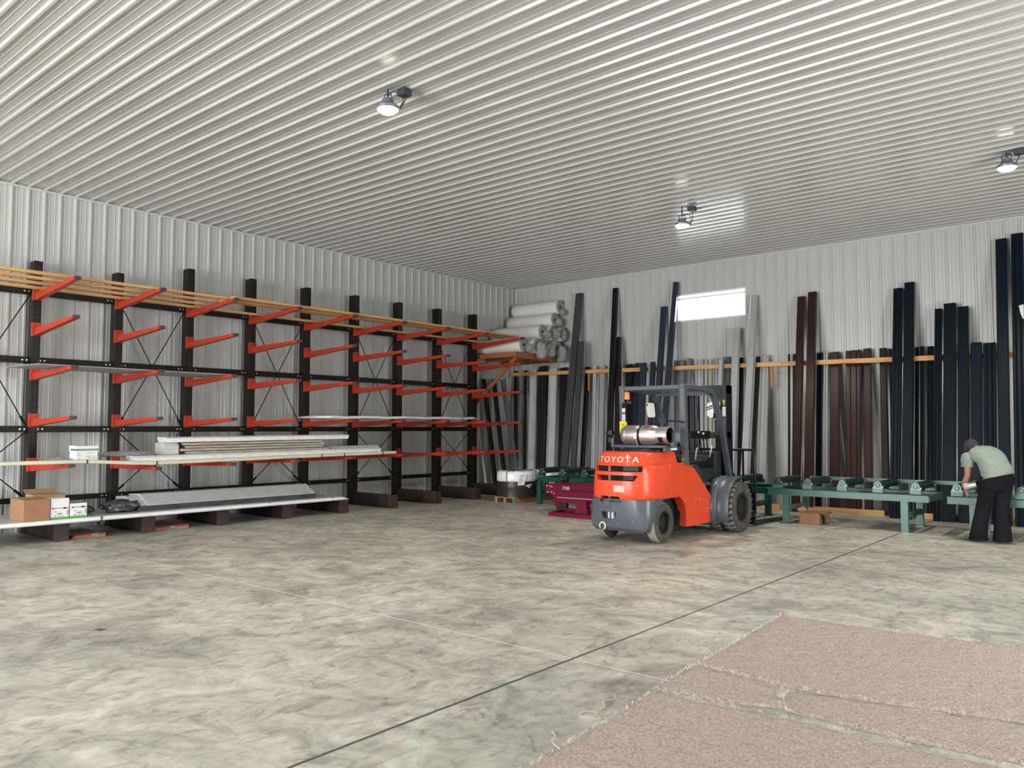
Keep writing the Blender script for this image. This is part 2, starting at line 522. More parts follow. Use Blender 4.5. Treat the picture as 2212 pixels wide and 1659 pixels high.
# front wall behind the camera with a wide door opening, right wall with another
DX0, DX1, DZ = -11.6, -3.4, 4.2
mb = MB()
ff = lambda s, t, h: (s, YF + h, t)
sheet(mb, XL, DX0, PH, 0, ZC, ff); sheet(mb, DX1, XR, PH, 0, ZC, ff); sheet(mb, DX0, DX1, PH, DZ, ZC, ff)
struct('wall_front', mb, 'wall')
RY0, RY1, RZ = 5.5, 8.5, 3.6
mb = MB()
fr = lambda s, t, h: (XR - h, s, t)
sheet(mb, YF, RY0, 4.144, 0, ZC, fr); sheet(mb, RY1, YB, 4.144, 0, ZC, fr); sheet(mb, RY0, RY1, 4.144, RZ, ZC, fr)
struct('wall_right', mb, 'wall')
# ceiling, ribs along x
mb = MB()
sheet(mb, YF, YB, 4.144, XL, XR, lambda s, t, h: (t, s, ZC - h))
for k in range(-33, 54):
    y = 4.144 + k * PITCH + 0.045
    if YF < y < YB:
        for i in range(29):
            screw(mb, (XL + 0.35 + i * 0.61, y, ZC), (1, 0, 0), (0, 1, 0), (0, 0, -1))
struct('ceiling', mb, 'ceil')
mb = MB().box(XL - 0.3, XR + 0.3, YF - 0.3, YB + 0.3, -0.2, 0)
struct('floor', mb, 'floor')
# corner and top trim
mb = MB()
mb.add([(XL + .024, YB - .115, 0), (XL + .024, YB - .03, 0), (XL + .10, YB - .03, 0), (XL + .024, YB - .115, ZC), (XL + .024, YB - .03, ZC), (XL + .10, YB - .03, ZC)],
       [(0, 1, 4, 3), (1, 2, 5, 4)])
struct('trim_1', mb, 'trimw')
mb = MB().box(XL + .10, XR, YB - .034, YB - .022, ZC - .055, ZC - .02)
struct('trim_2', mb, 'trimw')
mb = MB().box(XL + .021, XL + .032, YF, YB - .05, ZC - .05, ZC - .02)
struct('trim_3', mb, 'trimw')
# window
mb = MB()
w = 0.035
for a in ((WX0, WX1, WZ1 - w, WZ1), (WX0, WX1, WZ0, WZ0 + w), (WX0, WX0 + w, WZ0 + w, WZ1 - w), (WX1 - w, WX1, WZ0 + w, WZ1 - w)):
    mb.box(a[0], a[1], YB - .04, YB + .06, a[2], a[3])
mb.box(WX0 + w, WX1 - w, YB - .005, YB + .03, WZ1 - 0.115, WZ1 - 0.085)
win = struct('window_1', mb, 'frame')
mb = MB().box(WX0 + w, WX1 - w, YB + .01, YB + .016, WZ0 + w, WZ1 - w)
obj('pane', mb, 'glass', win)

# ------------------------------------------------------------------ cantilever rack
# local frame: y along the wall, x out of the wall, origin on the floor at the first upright in view
RACK = thing('cantilever_rack', 'long brown-black cantilever rack with orange arms along the left wall', 'rack', (-13.045, 4.43, 0), -math.atan(0.010))
SP = 1.2035
NP = 9
LV = [1.035, 1.695, 2.395, 3.06, 3.60]
UW, UD = 0.112, 0.20
def rk(x, y):            # world (x,y) -> rack local
    a = -math.atan(0.010); dx, dy = x + 13.045, y - 4.43
    return (dx * math.cos(-a) - dy * math.sin(-a), dx * math.sin(-a) + dy * math.cos(-a))
up_me = {}
def upright(h):
    mb = MB()
    mb.box(-UD, 0, -UW / 2, UW / 2, 0, h, 'rack')
    for e in (-UW / 2 + .012, UW / 2 - .012):          # flange lips of the section
        mb.box(-.001, .006, e - .012, e + .012, 0.3, h, 'rack')
    z = 0.45
    while z < h - 0.05:
        for e in (-.028, .028):
            mb.box(.0055, .0085, e - .007, e + .007, z, z + .035, 'slot')
        mb.box(-.045, -.03, -UW / 2 - .002, -UW / 2 + .01, z, z + .03, 'slot')
        z += 0.0935
    mb.box(-UD / 2 - .02, -UD / 2 + .01, -.012, .012, h, h + .006, 'bolt')
    return mb
base_mb = MB()
base_mb.box(0, 1.20, -.075, .075, .232, .25).box(0, 1.20, -.075, .075, 0, .018).box(0, 1.20, -.05, .03, .018, .232).box(1.19, 1.215, -.10, .10, 0, .252)
base_mb.box(-.22, 0.02, -.075, .075, 0, .02)
def arm_mb():
    mb = MB()
    mb.box(0.009, .022, -.056, .056, -.115, .085, 'arm')
    mb.box(-.045, .022, -.0625, -.0565, -.115, .085, 'arm').box(-.045, .022, .0565, .0625, -.115, .085, 'arm')
    L = 1.505
    prof = [(.02, .0), (L, .03), (L, -.012), (.02, -.112)]
    mb.prism(prof, lambda x, z: (x, -.038, z), lambda x, z: (x, .038, z), 'arm')
    mb.add([(.022, -.040, -.09), (.10, -.040, -.085), (.9, -.0395, -.04), (1.2, -.0395, -.02), (.022, -.040, -.108), (.9, -.0395, -.054)], [(0, 1, 2, 5, 4)], 'arm')
    return mb
arm_src = obj('arm', arm_mb(), 'arm', RACK)
tip_src = obj('tip', MB().box(1.46, 1.512, -.0395, .0395, -.0135, .034), 'armtip', arm_src)
bsrc = None
first = True
for i in range(NP):
    h = 4.085 if i < 2 else 4.34
    y = i * SP
    if h not in up_me:
        u = obj('upright', upright(h), 'rack', RACK); up_me[h] = u
    else:
        u = up_me[h].copy(); COL.objects.link(u); u.parent = RACK
    u.location = (0, y, 0)
    if bsrc is None:
        bsrc = obj('base', base_mb, 'rackbase', RACK, bevel=.006); bb = bsrc
    else:
        bb = bsrc.copy(); COL.objects.link(bb); bb.parent = RACK
    bb.location = (0, y, 0)
    for lv, z in enumerate(LV):
        if first:
            a = arm_src; t = tip_src; first = False
        else:
            a = arm_src.copy(); COL.objects.link(a); a.parent = RACK
            t = tip_src.copy(); COL.objects.link(t); t.parent = a
        a.location = (0, y, z)
        tilt = {(1, 0): .054, (2, 0): .040, (3, 0): .026, (4, 0): .014, (7, 3): 0.035, (1, 2): -0.006, (3, 2): 0.01, (8, 2): 0.0, (0, 3): -0.02, (4, 3): -0.012}.get((i, lv), random.uniform(-.002, .002))
        a.rotation_euler = (0, tilt - (.022 if lv == 4 else 0), 0)
# horizontal braces with bolt heads, and rods
def brace_mb(y0, y1, z, h):
    mb = MB().box(-.135, -.095, y0, y1, z - h / 2, z + h / 2, 'brace')
    for y in (y0 + .035, y0 + .095, y1 - .035, y1 - .095):
        mb.cyl((-.095, y, z), (-.087, y, z), .013, 'bolt', 8)
    return mb
for i in range(-1, NP - 1):
    y0 = i * SP + UW / 2; y1 = (i + 1) * SP - UW / 2
    for z, h in ((3.625, .105), (2.585, .10), (1.548, .095), (0.49, .08)):
        obj('brace', brace_mb(y0, y1, z, h), 'brace', RACK)
for i in (-1, 1, 3, 5, 7):
    y0 = i * SP + .07; y1 = (i + 1) * SP - .07
    for za, zb in ((3.57, 1.60), (1.50, .54)):
        for a, b in (((-.11, y0, za), (-.11, y1, zb)), ((-.118, y1, za), (-.118, y0, zb))):
            mb = MB(); a = Vector(a); b = Vector(b); d = (b - a).normalized()
            mb.cyl(a, b, .0085, None, 8)
            mb.cyl(b - d * .16, b - d * .04, .019, None, 8)
            obj('brace_rod', mb, 'brace', RACK)
# the upright beyond the frame that the left braces bolt to
u = up_me[4.085].copy(); COL.objects.link(u); u.parent = RACK; u.location = (0, -SP, 0)

# ------------------------------------------------------------------ loads on the rack
def board(name, x0, x1, y0, y1, z0, z1, m, label, cat, group=None, skew=0.0):
    mb = MB()
    vs = [(x0, y0, z0), (x1, y0, z0), (x1 + skew, y1, z0), (x0 + skew, y1, z0), (x0, y0, z1), (x1, y0, z1), (x1 + skew, y1, z1), (x0 + skew, y1, z1)]
    mb.add(vs, [(3, 2, 1, 0), (4, 5, 6, 7), (0, 1, 5, 4), (1, 2, 6, 5), (2, 3, 7, 6), (3, 0, 4, 7)])
    return tag(obj(name, mb, m, bevel=.003), label, cat, group)
TZ = 3.68
g = 'pine boards laid along the top arms'
for (xa, xb, y0, y1, z, lab) in (
        (-11.90, -11.81, 2.4, 6.835, 3.668, 'outermost pine board on the top arms, left half of the rack'),
        (-12.25, -12.16, 2.4, 6.835, 3.655, 'second pine board from the outside on the top arms, left half of the rack'),
        (-12.60, -12.51, 2.4, 6.835, 3.643, 'third pine board from the outside on the top arms, left half'),
        (-12.96, -12.87, 2.4, 8.04, 3.630, 'pine board nearest the uprights on the top arms, left half of the rack'),
        (-11.86, -11.62, 6.845, 14.05, 3.672, 'wide outer pine plank on the top arms, right half of the rack'),
        (-12.11, -11.87, 6.845, 14.0, 3.664, 'wide pine plank just inside the outer plank, right half of the rack'),
        (-12.92, -12.82, 8.05, 14.2, 3.632, 'pine board nearest the uprights on the top arms, right half of the rack')):
    board('pine_board', xa, xb, y0, y1, z, z + .04, 'pineY', lab, 'lumber', g, 0.010 * (y1 - y0))

# clear corrugated sheets on the third level, left end
mb = MB()
n = 22
for j, y in enumerate((3.95, 7.15)):
    for i in range(n + 1):
        x = -12.80 + i * 1.02 / n
        mb.v.append((x + .01 * j, y + (0.10 * i / n if j == 0 else -0.25 * i / n), 2.44 + (.008 if i % 2 else 0)))
mb.f = [(i, i + 1, n + 2 + i, n + 1 + i) for i in range(n)]; mb.mi = [0] * n
o = obj('clear_roof_sheet', mb, 'clearsheet')
sm = o.modifiers.new('s', 'SOLIDIFY'); sm.thickness = .012
tag(o, 'clear corrugated roofing sheet lying on middle arms at the left end of rack', 'sheet')

# white wrapped flat pack on the second level
mb = MB()
rings = []
for i in range(41):
    t = i / 40; y = 8.62 + t * 4.15
    sag = -0.012 * math.sin(t * PI * 4) ** 2
    e = .5 if i in (0, 40) else 1.0
    xa, xb = -12.55 + .15 * (1 - t), -11.50 - .22 * t
    ww = .010 * noise.noise(Vector((y * 5, 0, 3)))
    z = 1.748 + sag + .018 * t
    rings.append([(xa, y, z), ((xa + xb) / 2, y, z), (xb, y, z + ww * .3), (xb + .012 * e, y, z + .022 * e + ww), (xb - .03, y, z + .045 * e + ww), ((xa + xb) / 2, y, z + .05 * e), (xa, y, z + .045 * e)])
mb.loft(rings)
pk = obj('wrapped_flat_pack', mb, 'wrapw', smooth=True)
tag(pk, 'thin white plastic-wrapped pack of sheets on the right half of the rack', 'pack')
for y in (8.95, 10.6, 12.25):
    obj('strap', MB().box(-12.5, -11.50, y, y + .012, 1.783, 1.787).box(-11.66, -11.655, y, y + .012, 1.742, 1.785), 'ink', pk)

# loads on the lowest arms, which droop under the weight in the middle of the rack
TILT = [(2.0, 0), (4.43, 0), (5.63, .038), (6.84, .029), (8.04, .018), (9.24, .010), (10.45, .001), (11.6, 0)]
def armtop(y, x):
    for (ya, a), (yb_, b) in zip(TILT, TILT[1:]):
        if ya <= y <= yb_:
            u = (y - ya) / (yb_ - ya); u = u * u * (3 - 2 * u)
            r_ = x + 13.0
            return 1.0365 + .0205 * r_ - (a + (b - a) * u) * r_
    return 1.06
def along(poly, y0, y1, x0, off, slope=0.0, nose=0.0, n=24):
    """sweep a cross-section (x,z) along y, following the arms"""
    zm = max(q[1] for q in poly); xm = x0 + sum(q[0] for q in poly) / len(poly)
    rings = []
    for i in range(n + 1):
        y = y0 + (y1 - y0) * i / n
        sx = slope * i / n
        yy = lambda z: y + (nose * (zm - z) * -1 if i == 0 else nose * (zm - z) if i == n else 0)
        rings.append([(x0 + a + sx, yy(b), armtop(y, xm + .08) + off + b) for a, b in poly])
    return MB().loft(rings)
cb = obj('cream_channel_bundle', along([(0, 0), (.10, 0), (.11, .010), (.11, .046), (.09, .052), (0, .052)], 2.4, 10.30, -11.71, .008, .04, 0, 60), 'cream')
tag(cb, 'very long cream steel channel strapped along the front of the lowest arms', 'metal channel')
for y in (4.62, 5.60, 8.55, 9.05, 9.95):
    xx = -11.71 + .04 * (y - 2.4) / 7.9; zz = armtop(y, -11.58) + .006
    obj('strap', MB().box(xx + .09, xx + .114, y, y + .018, zz, zz + .058), 'ink', cb)
tag(obj('cream_channel_bundle', along([(0, 0), (.33, 0), (.33, .012), (0, .012)], 4.25, 10.15, -12.06, .007, .02, 0, 40), 'beige'), 'beige flat channel bundle lying behind the long cream channel on the lowest arms', 'metal channel')
def chan(name, y0, y1, x0, x1, o0, o1, m, label, cat, slope=0.0, nose=0.0):
    w = x1 - x0; h = o1 - o0
    return tag(obj(name, along([(0, 0), (w, 0), (w, h * .75), (w - .05, h), (0, h)], y0, y1, x0, o0, slope, -nose), m), label, cat)
chan('white_channel', 5.32, 10.05, -11.98, -11.75, .024, .132, 'wrapw', 'white wrapped steel channel on the lowest arms above the cream channel', 'metal channel', .05, .4)
chan('white_channel', 9.05, 10.25, -12.28, -12.0, .024, .18, 'galv', 'grey steel channel end sticking out at right of the stack on lowest arms', 'metal channel', .0, .5)
zz = .136
for i, (y0, y1, dx, lab) in enumerate(((6.25, 8.95, 0, 'lowest beige-edged strip pack of the stack above the white channel'),
                                      (6.15, 8.8, .01, 'second beige-edged strip pack from the bottom of the stack above the white channel'),
                                      (6.25, 8.85, -.015, 'third beige-edged strip pack from the bottom of the stack above the white channel'),
                                      (6.2, 8.8, .0, 'topmost beige-edged strip pack of the stack, under the upper white channel'))):
    chan('strip_pack', y0, y1, -12.24 + dx, -11.93 + dx, zz, zz + .041, 'beige', lab, 'strip pack', .05)
    zz += .045
chan('white_channel', 5.93, 9.42, -12.28, -11.95, zz + .004, zz + .085, 'wrapw', 'upper white wrapped steel channel on top of the strip stack', 'metal channel', .06, .4)
chan('white_channel', 5.90, 6.12, -12.26, -11.94, .136, zz - .002, 'galv', 'short grey wrapped end block at the left end of the strip stack', 'metal channel')
# loose grey film sleeve at the left of the stack
mb = crumple(-12.12, 5.36, 1.175, .12, .40, .045, 4, .35)
tag(obj('plastic_sleeve', mb, 'film', smooth=True), 'flattened clear plastic sleeve left of the strip stack on the lowest arms', 'plastic film')
mb = crumple(-11.88, 4.38, 1.115, .09, .13, .035, 9, .6)
tag(obj('crumpled_film', mb, 'film', smooth=True), 'small crumpled clear film beside the white carton on the lowest arms', 'plastic film')

def lines(mb, rows, m, fx):
    """rows: list of (u0,u1,v,h) strokes placed by fx(u,v)"""
    for u0, u1, v, h in rows:
        vs = [fx(u0, v), fx(u1, v), fx(u1, v + h), fx(u0, v + h)]
        mb.add(vs, [(0, 1, 2, 3)], m)

# white carton on the lowest arms
CX, CY, CZ = -11.76, 4.70, armtop(4.6, -11.8) + .022
ct = thing('white_carton', 'white carton with teal band standing on the lowest arms of the rack', 'box', (CX, CY, CZ), 0.0)
obj('carton_body', MB().box(-.24, 0, -.15, .135, 0, .235), 'boxw', ct, bevel=.004)
obj('lid', MB().box(-.245, .006, -.155, .14, .155, .235, 'boxw').box(-.2, .0075, -.156, .141, .166, .190, 'teal').box(-.2, .0085, -.13, .141, .175, .180, 'galv'), 'boxw', ct)
mb = MB(); fx = lambda u, v: (.002, u, v)
rnd = random.Random(3)
mb.add([fx(-.065, .01), fx(.13, .01), fx(.13, .145), fx(-.065, .145)], [(0, 1, 2, 3)], 'frame')
fx = lambda u, v: (.0035, u, v)
lines(mb, [(-.14, -.10, .12, .006), (-.14, -.09, .105, .003), (-.14, -.10, .098, .003), (-.13, -.105, .035, .012), (-.06, .02, .022, .016), (-.02, .07, .128, .006), (-.03, .035, .082, .008), (.045, .10, .086, .006), (.0, .05, .060, .007), (.06, .125, .060, .007)], 'greyink', fx)
obj('printed_label', mb, None, ct)

# white wrapped sheets across the base arms
mb = MB(); rings = []
for i in range(61):
    t = i / 60; y = 2.2 + t * 7.0
    xb = -11.64 + .03 * t; w1 = .012 * noise.noise(Vector((y * 3.1, 1, 0))); w2 = .02 * noise.noise(Vector((y * 2.2, 5, 0)))
    e = .4 if i in (0, 60) else 1
    bz = .256
    drop = -.010 * max(0, 1 - t * 3)
    rings.append([(-12.85, y, bz), (-12.2, y, bz), (xb - .03, y, bz), (xb + .01 + w1, y, bz + .018 + drop), (xb + w1, y, bz + .05 * e + w2 * .3), (xb - .05 + w2, y, bz + .062 * e), (-12.2, y, bz + .062 * e), (-12.85, y, bz + .06 * e)])
mb.loft(rings)
sp = obj('wrapped_sheet_pack', mb, 'wrapw', smooth=True)
tag(sp, 'long white-wrapped stack of sheets lying across the rack base beams', 'pack')
top = MB()
top.add([(-12.84, 2.2, .3195), (-11.72, 2.2, .3195), (-11.70, 9.1, .3195), (-12.84, 9.1, .3195)], [(0, 1, 2, 3)])
obj('top_sheet', top, 'galv', sp)
for y in (4.85, 7.55, 8.85):
    obj('strap', MB().box(-11.66, -11.615, y, y + .014, .258, .318), 'ink', sp)
SZ = .321
# brown carton
bx = thing('brown_carton', 'large brown cardboard carton on the white sheets under the rack', 'box', (-11.70, 3.89, SZ))
obj('carton_body', MB().box(-.50, 0, 0, .325, 0, .285), 'card', bx, bevel=.005)
mb = MB(); fx = lambda u, v: (.0045, u, v)
rnd = random.Random(5)
st = []
for row, (u0, n_) in enumerate(((.06, 4), (.09, 4), (.06, 7))):
    v = (.165, .145, .10)[row]
    for k in range(n_):
        st.append((u0 + k * .026, u0 + k * .026 + .018, v + rnd.uniform(-.006, .006), .004))
lines(mb, st, 'brownink', fx)
mb.add([fx(.145, .25), fx(.185, .25), fx(.175, .284), fx(.155, .284)], [(0, 1, 2, 3)], 'cardin')
obj('handwriting', mb, None, bx)
obj('flap', MB().box(-.50, -.26, .02, .30, .286, .290), 'cardlt', bx)
b2 = thing('tan_carton', 'tan carton partly hidden behind the brown and white cartons under the rack', 'box', (-12.28, 4.20, SZ))
obj('carton_body', MB().box(-.3, 0, 0, .42, 0, .30), 'cardlt', b2, bevel=.005)
obj('flap', MB().add([(-.3, 0, .30), (-.3, .42, .30), (-.42, .42, .36), (-.42, 0, .36)], [(0, 1, 2, 3)]), 'cardlt', b2)
def green_box(y, w, h, tall, label):
    t = thing('white_green_carton', label, 'box', (-11.715, y, SZ), 0.0)
    obj('carton_body', MB().box(-.30, 0, 0, w, 0, h), 'boxw', t, bevel=.004)
    hb = .19
    mb = MB(); fx = lambda u, v: (.0045, u, v)
    lines(mb, [(.0, w, .0, .028)], 'green', fx)
    fx = lambda u, v: (.0055, u, v)
    lines(mb, [(.03, w - .04, hb - .045, .006), (w - .075, w - .045, hb - .054, .022), (w - .04, w - .012, hb - .047, .010), (.05, .075, .10, .006), (.085, .145, .068, .010), (.05, .075, .04, .007), (.10, .13, .04, .006), (.15, .17, .04, .007)], 'ink', fx)
    lines(mb, [(.015, .04, hb - .055, .022)], 'redink', fx)
    lines(mb, [(w - .03, w - .012, .05, .07), (.05, .16, .055, .002), (.05, .16, .092, .002)], 'greyink', fx)
    obj('print', mb, None, t)
    obj('lid', MB().box(-.30, .0, 0, w, h, h + .004), 'boxw', t)
    if not tall:
        obj('top_stripe', MB().box(-.22, -.05, .03, w - .03, h + .0045, h + .006), 'green', t)
    return t
green_box(4.225, .235, .275, True, 'taller white carton with green base stripe, beside the brown carton')
green_box(4.475, .22, .195, False, 'shorter white carton with green base stripe, right of the taller one')
# wrapped grey bundle on the sheets
bd = thing('wrapped_bundle', 'long grey steel bundle in plastic lying on the white sheets under the rack', 'bundle', (0, 0, SZ))
prof = [(-12.55, 0), (-11.86, 0), (-11.84, .07), (-12.13, .245), (-12.24, .255), (-12.55, .25)]
mb = MB().prism([(-12.55, .0), (-11.88, .0), (-11.86, .075), (-12.52, .078)], lambda x, z: (x, 5.50, z), lambda x, z: (x + .05, 8.62, z * .95))
obj('dark_base', mb, 'galvdk', bd)
mb = MB().prism([(-12.50, .078), (-11.855, .078), (-11.85, .09), (-12.12, .235), (-12.20, .24), (-12.50, .22)], lambda x, z: (x, 5.62, z), lambda x, z: (x + .05, 8.60, z))
obj('top_panel', mb, 'galv', bd)
mb = MB().prism([(-12.50, .078), (-11.875, .078), (-11.87, .09), (-12.13, .21), (-12.20, .215), (-12.50, .20)], lambda x, z: (x, 5.42, z), lambda x, z: (x, 5.62, z))
obj('inner_panel', mb, 'galv', bd)
obj('plastic_end', crumple(-12.05, 5.32, .085, .20, .27, .085, 2, .5), 'galvdk', bd, smooth=True)
mb = MB().prism([(-12.50, .0), (-11.90, .0), (-11.88, .08), (-12.12, .225), (-12.20, .235), (-12.50, .215)], lambda x, z: (x + .05, 8.60, z), lambda x, z: (x + .03, 8.66, z * .93))
obj('end_cap', mb, 'galvdk', bd)
# dark film lump left of the bundle
tag(obj('dark_film', crumple(-12.15, 4.84, SZ + .06, .13, .13, .055, 12, .45), 'galvdk', smooth=True), 'crumpled dark plastic film left of the grey bundle under the rack', 'plastic film')

# pallets on the floor under the rack
def pallet(y, n_, label, x1):
    t = thing('wooden_pallet', label, 'pallet', (0, 0, 0))
    for k in range(n_):
        yy = y + k * .118
        mb = MB().box(-12.75, x1 - .02 * k, yy, yy + .094, .028, .05, 'palwood').box(x1 - .02 * k, x1 - .02 * k + .003, yy, yy + .10, .028, .05, 'redend' if k in (0, 1, 3, 4) else 'palwood')
        obj('slat', mb, None, t)
    for x in (-12.6, -12.25, x1 - .12):
        obj('runner', MB().box(x - .05, x + .05, y, y + n_ * .118 - .018, 0, .027), 'palwood', t)
pallet(4.60, 4, 'flat wooden pallet with red-ended slats under the rack, near the brown carton', -11.88)
pallet(5.76, 5, 'flat wooden pallet with red-ended slats under the rack, near the wrapped grey bundle', -11.90)
# ------------------------------------------------------------------ back wall: rail, toe boards, leaning steel
RZ0, RZ1 = 2.89, 2.985
rail = thing('lumber_rail', 'long pine rail fixed along the back wall holding the leaning steel', 'rail', (0, 0, 0))
xs = [-13.34, -10.4, -6.06, -1.0]
for a, b in zip(xs, xs[1:]):
    za = 3.02 - (a + 13.4) * 0.0135; zb = 3.02 - (b + 13.4) * 0.0135
    mb = MB().add([(a + .003, 15.80, za - .09), (b - .003, 15.80, zb - .09), (b - .003, 15.80, zb), (a + .003, 15.80, za), (a + .003, 15.84, za - .09), (b - .003, 15.84, zb - .09), (b - .003, 15.84, zb), (a + .003, 15.84, za)],
                  [(0, 1, 2, 3), (7, 6, 5, 4), (0, 4, 5, 1), (3, 2, 6, 7), (0, 3, 7, 4), (1, 5, 6, 2)])
    obj('rail_board', mb, 'pineX', rail, bevel=.003)
for x in (-10.85, -8.67, -6.30, -1.3):
    zz = 3.02 - (x + 13.4) * 0.0135
    obj('cleat', MB().box(x - .02, x + .02, 15.842, 15.882, zz - .52, zz + .0), 'pineZ', rail)
for x0, x1, lab in ((-8.4, -5.86, 'pine toe board on the floor behind the forklift holding the steel bottoms'), (-5.84, -3.98, 'pine toe board on the floor under the roller table by the navy tubes'), (-3.46, -1.2, 'pine toe board on the floor behind the bending person')):
    tag(obj('toe_board', MB().box(x0, x1, 15.05, 15.09, 0, .098), 'pineX', bevel=.003), lab, 'lumber')

